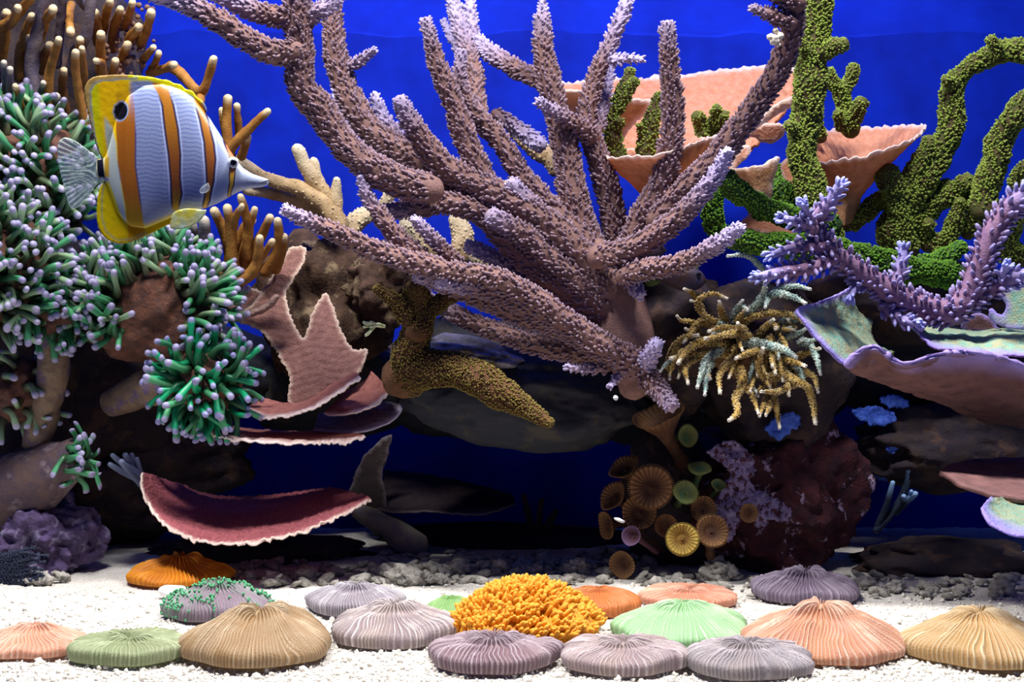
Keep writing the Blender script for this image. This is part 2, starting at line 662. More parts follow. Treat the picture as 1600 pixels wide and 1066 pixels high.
# water surface seen from below: mirror-like at this grazing angle, light passes through
wm = bpy.data.materials.new('water_surface')
wm.use_nodes = True
nt = wm.node_tree
nt.nodes.remove(nt.nodes['Principled BSDF'])
gl = nt.nodes.new('ShaderNodeBsdfGlossy')
gl.inputs['Roughness'].default_value = 0.04
gl.inputs['Color'].default_value = (0.75, 0.85, 1, 1)
tp = nt.nodes.new('ShaderNodeBsdfTransparent')
mx = nt.nodes.new('ShaderNodeMixShader')
mx.inputs[0].default_value = 0.35
nt.links.new(tp.outputs[0], mx.inputs[1])
nt.links.new(gl.outputs[0], mx.inputs[2])
nt.links.new(mx.outputs[0], nt.nodes['Material Output'].inputs['Surface'])
wx, wy = np.meshgrid(np.linspace(-0.95, 0.95, 140), np.linspace(1.0, 1.56, 90))
pw = np.stack([wx.ravel() * 0.6, wy.ravel(), 0 * wx.ravel()], 1)
wv = np.stack([wx.ravel(), wy.ravel(), 0.602 + 0.0036 * fbm(pw, 34, 4, 3)], 1)
ii = (np.arange(89)[:, None] * 140 + np.arange(139)[None, :]).ravel()
o = single('water_surface', 'rippled water surface along the top edge of the tank', 'water', MB().add(wv, None, np.stack([ii, ii + 1, ii + 141, ii + 140], 1)), wm)
tag(o, kind='stuff')

# loose grains on the sand: nobody could count them
gv, gt = ico(0)
n = 15000
gy = 0.815 + 0.42 * rng.beta(1.0, 2.2, n)
gx = rng.uniform(-0.44, 0.44, n) * (gy / 0.85)
gr = rng.gamma(3.0, 0.00027, n) + 0.00025
gm = MB()
for _ in range(1):
    jit = 1 + 0.3 * rng.normal(0, 1, (n, 12, 1))
    W = np.stack([gx, gy, sand_h(gx, gy) + gr * 0.4], 1)[:, None, :] + gv[None] * np.clip(jit, 0.5, 1.6) * gr[:, None, None]
    gm.add(W.reshape(-1, 3), (gt[None] + (np.arange(n) * 12)[:, None, None]).reshape(-1, 3))
o = single('sand_grains', 'loose pale coral gravel grains scattered over the sand', 'gravel', gm, mat('grains', '#f0ede6', '#c9c3b4', third='#9a917e', third_scale=240, third_lo=0.62, scale=300, bump=0.2, rough=0.85))
tag(o, kind='stuff')

# ================================================================== ROCKWORK
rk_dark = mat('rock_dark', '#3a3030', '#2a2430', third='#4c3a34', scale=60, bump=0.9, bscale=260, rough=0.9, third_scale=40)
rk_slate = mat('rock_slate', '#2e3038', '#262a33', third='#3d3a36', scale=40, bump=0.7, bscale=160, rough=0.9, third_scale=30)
rk_red = mat('rock_red', '#4a2228', '#2c1a24', third='#b9a4c6', scale=90, bump=1.0, bscale=330, rough=0.9, third_scale=55, third_lo=0.60)
rk_purple = mat('rock_purple', '#584870', '#40364f', third='#7a7290', scale=110, bump=1.0, bscale=300, rough=0.85, third_scale=70, third_lo=0.56)
rk_tan = mat('rock_tan', '#553f32', '#3c2d26', third='#776650', scale=80, bump=0.9, bscale=300, rough=0.9, third_scale=50)

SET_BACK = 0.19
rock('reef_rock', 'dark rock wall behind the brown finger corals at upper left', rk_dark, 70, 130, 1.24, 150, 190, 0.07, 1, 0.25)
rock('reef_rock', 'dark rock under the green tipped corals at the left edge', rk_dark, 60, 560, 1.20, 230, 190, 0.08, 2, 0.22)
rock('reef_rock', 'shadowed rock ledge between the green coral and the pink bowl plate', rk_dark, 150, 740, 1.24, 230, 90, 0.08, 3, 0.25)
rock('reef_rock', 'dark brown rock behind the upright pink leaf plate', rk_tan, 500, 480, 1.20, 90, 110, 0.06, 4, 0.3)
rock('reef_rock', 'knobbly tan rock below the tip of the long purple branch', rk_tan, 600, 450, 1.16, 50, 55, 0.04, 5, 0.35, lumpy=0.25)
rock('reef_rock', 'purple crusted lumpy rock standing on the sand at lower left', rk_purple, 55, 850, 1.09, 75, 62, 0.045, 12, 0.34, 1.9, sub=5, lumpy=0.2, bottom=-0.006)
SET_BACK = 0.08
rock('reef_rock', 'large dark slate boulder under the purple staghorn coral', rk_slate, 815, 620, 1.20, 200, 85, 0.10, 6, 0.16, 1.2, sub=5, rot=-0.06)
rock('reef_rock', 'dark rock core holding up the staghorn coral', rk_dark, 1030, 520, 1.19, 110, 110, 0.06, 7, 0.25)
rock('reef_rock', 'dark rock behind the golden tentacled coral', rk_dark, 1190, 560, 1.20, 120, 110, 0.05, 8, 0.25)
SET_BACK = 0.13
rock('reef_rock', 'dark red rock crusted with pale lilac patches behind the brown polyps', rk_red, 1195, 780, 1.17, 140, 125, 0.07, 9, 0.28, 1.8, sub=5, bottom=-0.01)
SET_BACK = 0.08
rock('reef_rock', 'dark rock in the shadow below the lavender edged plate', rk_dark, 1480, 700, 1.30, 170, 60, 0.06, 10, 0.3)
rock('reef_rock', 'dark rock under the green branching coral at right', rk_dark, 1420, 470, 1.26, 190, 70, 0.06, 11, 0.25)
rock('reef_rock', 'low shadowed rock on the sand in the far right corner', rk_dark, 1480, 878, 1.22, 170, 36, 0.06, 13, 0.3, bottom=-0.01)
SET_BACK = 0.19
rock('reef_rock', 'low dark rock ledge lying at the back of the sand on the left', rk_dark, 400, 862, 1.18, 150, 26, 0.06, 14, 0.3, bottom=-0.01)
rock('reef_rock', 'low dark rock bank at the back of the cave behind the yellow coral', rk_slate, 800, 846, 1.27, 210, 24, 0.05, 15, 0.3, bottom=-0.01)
SET_BACK = 0.08

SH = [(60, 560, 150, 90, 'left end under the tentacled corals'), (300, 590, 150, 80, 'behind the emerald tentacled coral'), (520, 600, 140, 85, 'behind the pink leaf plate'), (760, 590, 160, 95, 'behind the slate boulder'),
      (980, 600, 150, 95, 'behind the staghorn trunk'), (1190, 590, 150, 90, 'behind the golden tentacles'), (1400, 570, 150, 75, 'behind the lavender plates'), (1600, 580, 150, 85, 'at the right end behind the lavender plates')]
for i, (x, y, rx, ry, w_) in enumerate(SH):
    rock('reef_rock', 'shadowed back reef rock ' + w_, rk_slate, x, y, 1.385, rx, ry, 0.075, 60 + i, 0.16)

SET_BACK = 0.0
# small loose rubble along the back of the sand
rb_m = mat('rubble', '#b8b4ac', '#8b8880', third='#6c6a66', scale=150, bump=0.9, bscale=500, rough=0.9, third_scale=90)
RUB = [(60, 905, 16, 'grey stone beside the purple rock on the left sand'), (97, 901, 12, 'smaller pale stone right of the grey one by the purple rock'), (425, 908, 14, 'pale stone behind the tan dome left of the grey white mushroom coral'),
       (395, 900, 10, 'small stone right of the deep orange mushroom coral'), (478, 899, 16, 'grey stone just left behind the grey white mushroom coral'), (524, 894, 12, 'stone above the top of the grey white mushroom coral'),
       (640, 902, 26, 'largest pale rubble lump behind the pale grey mushroom coral'), (600, 892, 12, 'small stone left of the largest pale rubble lump'), (690, 906, 12, 'small stone right of the largest pale rubble lump'),
       (724, 890, 17, 'grey stone behind the top left of the yellow coral'), (782, 886, 18, 'grey stone straight behind the top of the yellow coral'), (838, 890, 12, 'small stone behind the right shoulder of the yellow coral'),
       (900, 888, 20, 'broad grey stone behind the rust orange coral'), (950, 894, 14, 'stone left of the dark polyp nearest the sand'), (1062, 910, 10, 'tiny stone behind the low peach coral'),
       (1126, 893, 27, 'rounded grey stone at the foot of the dark red rock'), (1352, 910, 12, 'small stone right of the dark violet coral'), (1398, 916, 14, 'second stone right of the dark violet coral'),
       (1445, 914, 10, 'tiny stone in the shade at the right'), (1505, 924, 12, 'stone behind the sandy yellow dome on its left'), (1562, 920, 16, 'stone behind the sandy yellow dome near the right edge')]
for i, (x, y, r, lab) in enumerate(RUB):
    d = ground_d(y + r * 0.35)
    k = PX(d)
    c = P(x, y, d)
    c[2] = r * 0.30 * k
    V, T = blob(c, (r * k, r * 0.9 * k, r * 0.62 * k), 0.5, 1.8, 40 + i, 3, 4, rot=random.uniform(-0.4, 0.4), lumpy=0.3)
    single('rubble_stone', lab, 'stone', MB().add(V, T), rb_m, 'coral rubble at the back of the sand')
# broken bits too many to count along the back of the sand
g = np.random.default_rng(99)
mb = MB()
for i in range(420):
    x = g.uniform(360, 1020) if i < 300 else g.uniform(1020, 1600)
    y = g.uniform(862, 915) if i < 300 else g.uniform(900, 935)
    d = ground_d(y)
    r = g.gamma(3, 1.6) * PX(d) + 0.001
    V, T = blob(((x - 800) / FPX * d, d, r * 0.35), (r * 1.3, r, r * 0.6), 0.5, 1.7, i, 1, 2, rot=g.uniform(-.5, .5))
    mb.add(V, T)
o = single('rubble_bits', 'crumbled rubble bits strewn along the back of the sand', 'rubble', mb, rb_m)
tag(o, kind='stuff')

# ================================================================== PURPLE STAGHORN CORAL
SET_BACK = 0.08
stag = mat('staghorn', '#866660', '#705552', tip='#b4aad2', scale=120, bump=0.5, bscale=600, rough=0.75)
st = thing('staghorn_coral', 'large mauve brown staghorn coral spreading across the middle of the tank', 'coral', P(985, 585, 1.10))


def branch(parent, pts, r0, r1, d0, d1, m, pale=0.35, nub=(2.7, 7.2), dens=46.0, lean=0.85, seed=0, name='branch', seg=12, tmpl=NUB, wob=0.12, tiplen=None, tipgain=0.3, tip0=1.0, label=None):
    g = np.random.default_rng(seed + 100)
    p3 = px_path(pts, d0, d1)
    n = len(p3)
    dd = p3[:, 1]
    t = np.linspace(0, 1, n)
    rad = (r0 + (r1 - r0) * t ** 0.8) * dd / FPX
    k = PX((d0 + d1) / 2)
    tl = (tiplen if tiplen is not None else 30 + 120 * pale) * k
    tb = Tube(p3, rad, seg, wob=wob, tiplen=tl, seed=seed, tip0=tip0 * min(1, 0.35 + pale))
    mb = MB().add(tb.V, tb.T, tb.Q, tb.tip)
    Lpx = tb.s[-1] / k
    cnt = int(Lpx * math.pi * (r0 + r1) / dens)
    if cnt and nub:
        pos, nr, tg, s = tb.sample(cnt, g)
        dr = norm(nr + tg * lean * g.uniform(0.7, 1.3, (cnt, 1)) + g.normal(0, 0.12, (cnt, 3)))
        sc = g.uniform(0.7, 1.25, cnt) * (0.75 + 0.25 * np.clip(s / (40 * k), 0, 1))
        scatter(mb, tmpl, pos - nr * nub[0] * k * 0.4, dr, nub[0] * k * sc, nub[1] * k * sc, Tube.tipat(s, tl) * tip0 * min(1, 0.35 + pale), tipgain)
        # a crown of nubs at the free end
        q = 9
        th = g.uniform(0, 2 * math.pi, q)
        e = tb.tg[0] * -1
        ring = norm(np.cos(th)[:, None] * tb.N[0] + np.sin(th)[:, None] * tb.B[0])
        dr = norm(e + ring * g.uniform(0.1, 0.7, (q, 1)))
        scatter(mb, tmpl, tb.c[3] + ring * (r0 * 0.6 * k) + e * r0 * 0.3 * k, dr, nub[0] * k, nub[1] * k, tip0 * min(1, 0.35 + pale), tipgain)
    return part(name, mb, m, parent, label)


SB = [
    # points from the free end to the root, r0, r1, d0, d1, pale
    ([(462, -30), (464, 20), (468, 80), (471, 135), (497, 165), (530, 215), (575, 258), (625, 285), (672, 297)], 19, 23, 1.00, 1.035, .1),
    ([(235, -12), (285, 2), (335, 28), (385, 62), (430, 82), (466, 80)], 12, 18, .98, 1.005, .55),
    ([(335, -12), (375, 8), (420, 24), (462, 26)], 11, 15, 1.0, 1.005, .45),
    ([(530, -5), (505, 14), (466, 30)], 9, 13, 1.01, 1.005, .4),
    ([(516, -30), (520, 40), (527, 95), (545, 150), (572, 195), (610, 228), (655, 255), (700, 292), (760, 325), (830, 352), (900, 395)], 13, 26, 1.10, 1.09, .1),
    ([(582, 80), (566, 91), (545, 106), (536, 118)], 5, 10, 1.085, 1.10, .3),
    ([(586, 152), (600, 185), (622, 215), (650, 245)], 6, 14, 1.12, 1.10, .7),
    ([(524, 140), (533, 172), (545, 202)], 5, 9, 1.16, 1.14, 1.0),
    ([(626, 160), (640, 190), (665, 225), (695, 260), (740, 287), (795, 315), (850, 348), (905, 398), (950, 455)], 12, 25, 1.05, 1.09, .2),
    ([(666, 35), (680, 90), (700, 140), (716, 185), (735, 235), (757, 282), (780, 325)], 9, 19, 1.06, 1.08, .15),
    ([(720, 85), (717, 130), (738, 172), (768, 203), (792, 237), (817, 277), (847, 312), (882, 347), (925, 390)], 8, 18, 1.09, 1.10, .2),
    ([(706, -10), (716, 35), (730, 75), (742, 112), (746, 160), (758, 205)], 10, 12, 1.19, 1.13, .9),
    ([(733, -8), (736, 25), (738, 60)], 6, 9, 1.19, 1.175, 1.0),
    ([(695, 37), (708, 62), (722, 88)], 5, 7, 1.2, 1.18, 1.0),
    ([(742, 62), (775, 88), (815, 112), (850, 126)], 11, 13, 1.18, 1.12, .6),
    ([(848, -15), (848, 10), (847, 32)], 4, 7, 1.1, 1.1, 1.0),
    ([(847, 28), (850, 80), (857, 122), (868, 168), (880, 215), (888, 262), (897, 312), (910, 358), (938, 410)], 12, 24, 1.10, 1.11, .1),
    ([(986, -12), (966, 38), (946, 84), (931, 120), (919, 165), (918, 200), (932, 238), (946, 282), (958, 330), (965, 385)], 8, 18, 1.11, 1.12, .8),
    ([(1002, 92), (978, 92), (952, 94)], 4, 8, 1.09, 1.11, 1.0),
    ([(954, 105), (946, 145), (938, 180), (932, 205)], 7, 10, 1.14, 1.12, .8),
    ([(843, 160), (872, 178), (905, 197), (925, 215)], 7, 13, 1.07, 1.11, .3),
    ([(842, 225), (825, 212), (800, 195), (775, 180)], 13, 10, 1.2, 1.22, .5),
    ([(1043, 42), (1046, 100), (1050, 150), (1050, 205), (1044, 250), (1032, 292), (1010, 332), (990, 375), (978, 430)], 11, 22, 1.04, 1.09, .1),
    ([(1240, -25), (1238, 40), (1217, 108), (1182, 163), (1147, 213), (1112, 257), (1070, 296), (1025, 345)], 15, 19, .99, 1.07, .0),
    ([(1190, -20), (1220, -6), (1243, 5)], 10, 16, .98, .99, .0),
    ([(1178, 14), (1205, 24), (1236, 36)], 6, 11, .98, .99, .0),
    ([(1136, 240), (1118, 275), (1090, 310), (1060, 342), (1020, 372), (980, 392), (935, 402)], 9, 19, 1.0, 1.06, .7),
    ([(1154, 356), (1130, 376), (1090, 400), (1050, 415), (1008, 421), (975, 430)], 9, 15, .98, 1.05, .55),
    ([(448, 330), (490, 350), (530, 366), (580, 388), (640, 410), (700, 424), (760, 434), (820, 458), (880, 500), (935, 540), (1000, 570)], 9, 21, .98, 1.08, .25),
    ([(655, 432), (700, 446), (760, 470), (805, 490), (855, 502), (905, 522), (960, 545)], 10, 19, 1.05, 1.09, .15),
    ([(672, 466), (720, 496), (780, 520), (830, 536), (900, 550), (960, 560)], 10, 16, 1.09, 1.11, .2),
    ([(565, 282), (576, 312), (598, 342), (625, 375), (660, 405)], 7, 14, 1.02, 1.03, .25),
    ([(600, 332), (640, 326), (690, 319), (735, 324), (770, 347), (800, 384), (855, 430), (915, 470), (965, 505)], 12, 21, 1.05, 1.10, .2),
    ([(650, 345), (675, 372), (700, 398), (720, 420)], 7, 12, 1.02, 1.05, .3),
    ([(735, 385), (770, 402), (805, 432), (850, 465)], 10, 14, 1.10, 1.11, .6),
    ([(770, 340), (810, 362), (850, 395), (900, 440), (945, 480)], 14, 20, 1.06, 1.09, .1),
    ([(690, 440), (760, 452), (830, 480), (890, 515), (945, 545)], 12, 18, 1.03, 1.09, .3),
    ([(800, 288), (840, 330), (880, 372), (925, 420), (955, 470)], 10, 20, 1.07, 1.10, .3),
    ([(1025, 540), (1015, 558), (1003, 576)], 11, 13, 1.05, 1.08, .8),
    ([(1048, 632), (1030, 610), (1010, 586), (990, 565)], 12, 17, 1.06, 1.09, .1),
    ([(888, 574), (915, 577), (950, 574)], 4, 7, 1.06, 1.08, .3),
    ([(955, 602), (965, 588), (975, 575)], 4, 6, 1.07, 1.09, .4),
    ([(1000, 460), (985, 440), (965, 420)], 8, 14, 1.06, 1.09, .3),
]
for i, (pts, r0, r1, d0, d1, pl) in enumerate(SB):
    branch(st, pts, r0, r1, d0, d1, stag, pl, seed=i)
# the trunk
tb = Tube(px_path([(935, 395), (960, 450), (975, 510), (985, 560), (990, 600)], 1.10, 1.10), np.array([24, 36, 40, 36, 26]) * PX(1.1), 18, wob=0.12)
part('trunk', MB().add(tb.V, tb.T, tb.Q, 0), stag, st)
# white knob of fresh growth on the dark branch
kb = MB()
for x, y, r in ((1211, 62, 8), (1219, 56, 6), (1205, 58, 6), (1212, 48, 5), (1216, 70, 4)):
    V, T = blob(P(x, y, .985), (r * PX(.985),) * 3, 0.25, 2.0, int(x), 2, 2)
    kb.add(V, T)
part('growth_knob', kb, mat('white_knob', '#e9e2cf', '#d6cdb8', bump=.4), st, 'white knob of fresh growth')

# ================================================================== ORANGE CUP CORALS (upper right)
orange = mat('orange_plate', '#dda083', '#cf8c6c', tip='#f6e2dc', scale=140, bump=0.8, bscale=420, rough=0.7, trans=0.3)
tan_cup = mat('tan_cup', '#e2b48e', '#c89a6c', tip='#fdeee6', scale=150, bump=0.8, bscale=420, rough=0.7, trans=0.45)


def lofted(name, parent, m, *a, **k):
    V, T, W, tip = loft(*a, **k)
    if isinstance(m, tuple):        # another colour on the back of the sheet
        h = len(T) // 2
        mb = MB().add(V, T[:h], None, tip, 0)
        mb.n -= len(V)
        mb.T.append(T[h:])
        mb.tm.append(np.full(h, 1))
        mb.Q.append(W)
        mb.qm.append(np.full(len(W), 1))
        mb.n += len(V)
        return part(name, mb, list(m), parent)
    return part(name, MB().add(V, T, W, tip), m, parent)


def patched(name, parent, m, *a, **k):
    V, T, W, tip, uv = patch(*a, **k)
    return part(name, MB().add(V, T, W, tip), m, parent)


o1 = thing('plate_coral', 'big orange plate coral spread open behind the upright staghorn branches', 'coral', P(1050, 310, 1.24))
lofted('plate', o1, orange, [
    [(846, 132, 1.27), (880, 128, 1.29), (985, 122, 1.33), (1060, 116, 1.34), (1130, 108, 1.33), (1200, 103, 1.30), (1250, 110, 1.24)],
    [(880, 160, 1.24), (920, 165, 1.26), (990, 165, 1.29), (1060, 165, 1.30), (1130, 160, 1.29), (1190, 155, 1.26), (1236, 150, 1.21)],
    [(950, 215, 1.23), (985, 225, 1.24), (1020, 230, 1.25), (1060, 230, 1.25), (1110, 225, 1.24), (1150, 215, 1.22), (1195, 210, 1.19)],
    [(1000, 290, 1.23), (1020, 300, 1.23), (1040, 305, 1.23), (1060, 305, 1.23), (1080, 300, 1.22), (1110, 280, 1.21), (1140, 262, 1.2)],
], nu=90, nv=50, thick=0.004, rimv=(0.0,), rimw=0.05, jag=0.002, rough=0.0026, rscale=260, flip=True)
patched('lip', o1, tan_cup, [(872, 150), (880, 140), (910, 142), (945, 150), (985, 155), (1018, 158), (1008, 178), (985, 200), (972, 222), (955, 220), (940, 195), (900, 180), (880, 168)], lambda x, y: 1.17 + 0.0006 * (y - 140), rim=7, rough=0.0008, seed=3)
patched('lip', o1, tan_cup, [(1176, 200), (1200, 172), (1222, 158), (1246, 150), (1243, 163), (1215, 180), (1190, 196), (1160, 215), (1140, 236), (1150, 215)], lambda x, y: 1.15 + 0.0003 * (y - 150), rim=7, rough=0.0008, seed=4)
patched('lip', o1, orange, [(1160, 210), (1185, 196), (1222, 194), (1226, 208), (1212, 222), (1195, 224), (1178, 216)], lambda x, y: 1.16 + 0.0003 * (y - 150), rim=6, rough=0.0008, seed=5)
# cup below it, seen from outside
o2 = thing('cup_coral', 'peach cup coral flaring in front of the big orange plate', 'coral', P(1040, 330, 1.15))
lofted('cup', o2, (tan_cup, orange), [
    [(932, 246, 1.13), (960, 246, 1.09), (1000, 245, 1.06), (1040, 240, 1.05), (1090, 222, 1.07), (1142, 212, 1.12), (1100, 216, 1.19), (1040, 226, 1.21), (980, 236, 1.19)],
    [(955, 262, 1.13), (978, 268, 1.10), (1005, 272, 1.085), (1040, 268, 1.075), (1080, 252, 1.09), (1118, 238, 1.13), (1090, 240, 1.17), (1040, 246, 1.19), (985, 252, 1.17)],
    [(995, 295, 1.14), (1003, 300, 1.12), (1018, 305, 1.11), (1035, 304, 1.11), (1055, 296, 1.115), (1075, 285, 1.13), (1060, 284, 1.15), (1035, 286, 1.16), (1010, 290, 1.15)],
    [(1020, 330, 1.14), (1025, 332, 1.135), (1032, 333, 1.13), (1040, 333, 1.13), (1048, 331, 1.135), (1052, 328, 1.14), (1048, 327, 1.145), (1038, 327, 1.15), (1028, 328, 1.145)],
], nu=110, nv=40, closed=True, thick=0.0022, rimv=(0.0,), rimw=0.07, jag=0.002, rough=0.0008, rscale=240, ridges=34, ridge_h=0.0008, seed=6, flip=True)
o3 = thing('cup_coral', 'small peach cup coral fragment above the green horizontal branch', 'coral', P(1200, 312, 1.14))
patched('cup', o3, tan_cup, [(1138, 264), (1165, 262), (1190, 258), (1205, 250), (1218, 244), (1216, 262), (1208, 282), (1206, 310), (1192, 306), (1165, 294), (1145, 280)], lambda x, y: 1.10 + 0.0012 * abs(x - 1185) * 0.5 + 0.0002 * (y - 250), rim=7, rough=0.0009, thick=0.004, seed=8)
patched('lip', o3, orange, [(1128, 285), (1140, 262), (1150, 240), (1162, 228), (1174, 230), (1168, 246), (1150, 262), (1140, 280)], lambda x, y: 1.13, rim=6, rough=0.0008, seed=9)
o4 = thing('cup_coral', 'orange vase shaped cup coral beside the tall green branch', 'coral', P(1320, 350, 1.2))
lofted('cup', o4, (tan_cup, orange), [
    [(1258, 256, 1.17), (1285, 254, 1.14), (1320, 249, 1.12), (1355, 244, 1.12), (1400, 228, 1.13), (1430, 216, 1.15), (1448, 198, 1.19), (1415, 197, 1.24), (1375, 199, 1.27), (1330, 200, 1.28), (1290, 204, 1.27), (1266, 212, 1.23)],
    [(1285, 280, 1.18), (1302, 281, 1.16), (1325, 279, 1.145), (1348, 274, 1.145), (1375, 262, 1.155), (1395, 250, 1.17), (1405, 240, 1.19), (1385, 240, 1.22), (1360, 242, 1.235), (1335, 245, 1.24), (1310, 250, 1.23), (1295, 262, 1.21)],
    [(1305, 312, 1.19), (1312, 314, 1.18), (1322, 314, 1.17), (1332, 312, 1.17), (1343, 306, 1.175), (1350, 300, 1.185), (1352, 296, 1.195), (1345, 296, 1.205), (1335, 298, 1.21), (1324, 300, 1.21), (1314, 302, 1.205), (1308, 306, 1.2)],
    [(1308, 350, 1.19), (1312, 352, 1.185), (1318, 352, 1.18), (1323, 351, 1.18), (1328, 349, 1.185), (1331, 346, 1.19), (1331, 344, 1.195), (1328, 343, 1.2), (1323, 343, 1.2), (1318, 344, 1.2), (1313, 345, 1.2), (1309, 347, 1.195)],
], nu=130, nv=44, closed=True, thick=0.0022, rimv=(0.0,), rimw=0.06, jag=0.002, rough=0.0009, rscale=230, ridges=40, ridge_h=0.0008, seed=10, flip=True)
o5 = thing('plate_coral', 'orange plate fragments half hidden behind the tall green branch', 'coral', P(1270, 345, 1.25))
patched('plate', o5, orange, [(1216, 260), (1245, 235), (1262, 240), (1275, 300), (1300, 340), (1312, 330), (1318, 300), (1300, 280), (1320, 350), (1290, 352), (1255, 320), (1228, 290)], lambda x, y: 1.24, rim=6, rough=0.001, seed=12)
patched('plate', o5, orange, [(1160, 345), (1180, 330), (1240, 350), (1255, 368), (1200, 366), (1150, 358)], lambda x, y: 1.25, rim=5, rough=0.001, seed=13)

# ================================================================== GREEN FURRY BRANCHES (right)
green = mat('green_branch', '#464e26', '#50402a', tip='#94ac48', scale=120, bump=0.6, bscale=600, rough=0.8, trans=0.05)
green2 = mat('green_branch_vivid', '#27502a', '#34441f', tip='#6fa32e', scale=120, bump=0.6, bscale=600, rough=0.8)
fz = dict(nub=(2.3, 4.6), dens=15, lean=0.35, tmpl=NUB, tiplen=1, tipgain=0.85, wob=0.34, tip0=0.25)


def colony(name, label, loc, brs, m, kw, cat='coral', group=None, s0=0):
    t = thing(name, label, cat, loc, group)
    for i, b in enumerate(brs):
        pts, r0, r1, d0, d1 = b[:5]
        k2 = dict(kw)
        if len(b) > 5:
            k2.update(b[5])
        branch(t, pts, r0, r1, d0, d1, m, k2.pop('pale', 0.2), seed=s0 + i, **k2)
    return t


colony('branching_coral', 'tall furry green branch coral rising past the water line beside the orange cup', P(1300, 385, 1.12), [
    ([(1281, -25), (1279, 25), (1276, 62), (1268, 110), (1260, 170), (1252, 230), (1264, 290), (1284, 342), (1300, 385)], 18, 21, 1.10, 1.12),
    ([(1318, 68), (1302, 76), (1282, 84)], 9, 14, 1.09, 1.10),
    ([(1250, 66), (1262, 82), (1270, 98)], 7, 12, 1.09, 1.10),
    ([(1232, 196), (1244, 202), (1254, 210)], 7, 10, 1.10, 1.11),
], green, fz, s0=200)
colony('branching_coral', 'small knobbly green branch between the tall green branch and the orange cup rim', P(1325, 200, 1.2), [
    ([(1334, 106), (1326, 128), (1314, 145), (1322, 175), (1330, 205)], 9, 12, 1.19, 1.2),
    ([(1296, 112), (1302, 130), (1314, 147)], 8, 10, 1.19, 1.195),
    ([(1344, 160), (1336, 180), (1328, 200)], 10, 12, 1.18, 1.2),
    ([(1308, 178), (1314, 192), (1322, 204)], 7, 9, 1.18, 1.2),
    ([(1278, 180), (1276, 200), (1282, 215)], 8, 9, 1.2, 1.21),
], green, fz, s0=220)
colony('branching_coral', 'arching green furry coral reaching to the upper right corner', P(1400, 390, 1.18), [
    ([(1640, 95), (1605, 82), (1575, 78), (1545, 88), (1518, 102)], 20, 14, 1.12, 1.15),
    ([(1518, 100), (1500, 118), (1490, 152), (1486, 190), (1470, 232), (1444, 282), (1418, 318), (1400, 350), (1398, 392)], 13, 21, 1.15, 1.18),
    ([(1478, 124), (1488, 134)], 7, 10, 1.14, 1.15),
    ([(1548, 62), (1556, 76), (1560, 88)], 7, 9, 1.12, 1.13),
    ([(1450, 222), (1438, 252), (1424, 285), (1412, 312)], 12, 14, 1.16, 1.17),
    ([(1388, 272), (1398, 312), (1408, 352), (1415, 390)], 17, 18, 1.16, 1.18),
    ([(1378, 312), (1352, 330), (1322, 348)], 13, 13, 1.19, 1.21),
], green, fz, s0=240)
colony('branching_coral', 'thick dark green stem curving down at the right edge', P(1535, 330, 1.14), [
    ([(1625, 150), (1598, 172), (1572, 202), (1556, 242), (1546, 282), (1536, 326)], 19, 20, 1.12, 1.14),
    ([(1612, 258), (1596, 268), (1590, 290)], 9, 12, 1.10, 1.12),
], green, dict(fz, dens=18), s0=260)
colony('branching_coral', 'low bushy green coral clump behind the lilac branches', P(1450, 380, 1.2), [
    ([(1514, 286), (1490, 298), (1455, 326), (1415, 358)], 14, 14, 1.16, 1.18),
    ([(1478, 290), (1468, 310), (1450, 334)], 12, 13, 1.17, 1.18),
    ([(1528, 308), (1522, 335), (1512, 362)], 13, 13, 1.16, 1.18),
    ([(1500, 318), (1492, 345), (1478, 372), (1450, 382)], 11, 13, 1.16, 1.18),
    ([(1450, 350), (1440, 368), (1420, 382)], 11, 12, 1.17, 1.19),
    ([(1505, 300), (1520, 320), (1540, 372)], 10, 12, 1.17, 1.19),
    ([(1590, 330), (1580, 350), (1572, 385), (1590, 400)], 16, 18, 1.16, 1.18),
], green, fz, s0=270)
colony('branching_coral', 'dark green stem sloping down from the purple branch tips', P(1305, 360, 1.1), [
    ([(1132, 282), (1165, 308), (1210, 330), (1255, 346), (1300, 352)], 15, 17, 1.05, 1.1),
    ([(1205, 262), (1215, 290), (1232, 325)], 12, 16, 1.16, 1.14),
    ([(1122, 300), (1115, 330), (1120, 365)], 12, 14, 1.09, 1.1),
], green2, fz, s0=280)
colony('branching_coral', 'bright green furry log lying horizontally under the lilac branches', P(1300, 412, 1.09), [
    ([(1138, 368), (1180, 380), (1250, 386), (1320, 396), (1385, 412), (1440, 424), (1490, 430)], 15, 20, 1.06, 1.1),
    ([(1502, 385), (1480, 400), (1440, 415)], 10, 13, 1.12, 1.12),
], green2, dict(fz, dens=13, tip0=0.5), s0=290)
colony('branching_coral', 'brownish green twig standing left of the dark upright branch', P(955, 260, 1.15), [
    ([(985, 112), (976, 140), (962, 168), (955, 205), (962, 250)], 8, 13, 1.15, 1.15),
    ([(992, 128), (978, 145), (966, 165)], 8, 11, 1.145, 1.15),
    ([(968, 190), (958, 205)], 8, 9, 1.14, 1.15),
], green, dict(fz, dens=26), s0=300)
colony('branching_coral', 'short green topped twig right behind the dark upright branch', P(1012, 245, 1.15), [
    ([(1031, 152), (1022, 180), (1014, 212), (1010, 246)], 10, 13, 1.15, 1.15),
    ([(1000, 198), (1006, 214)], 6, 8, 1.145, 1.15),
], green, dict(fz, dens=26), s0=310)
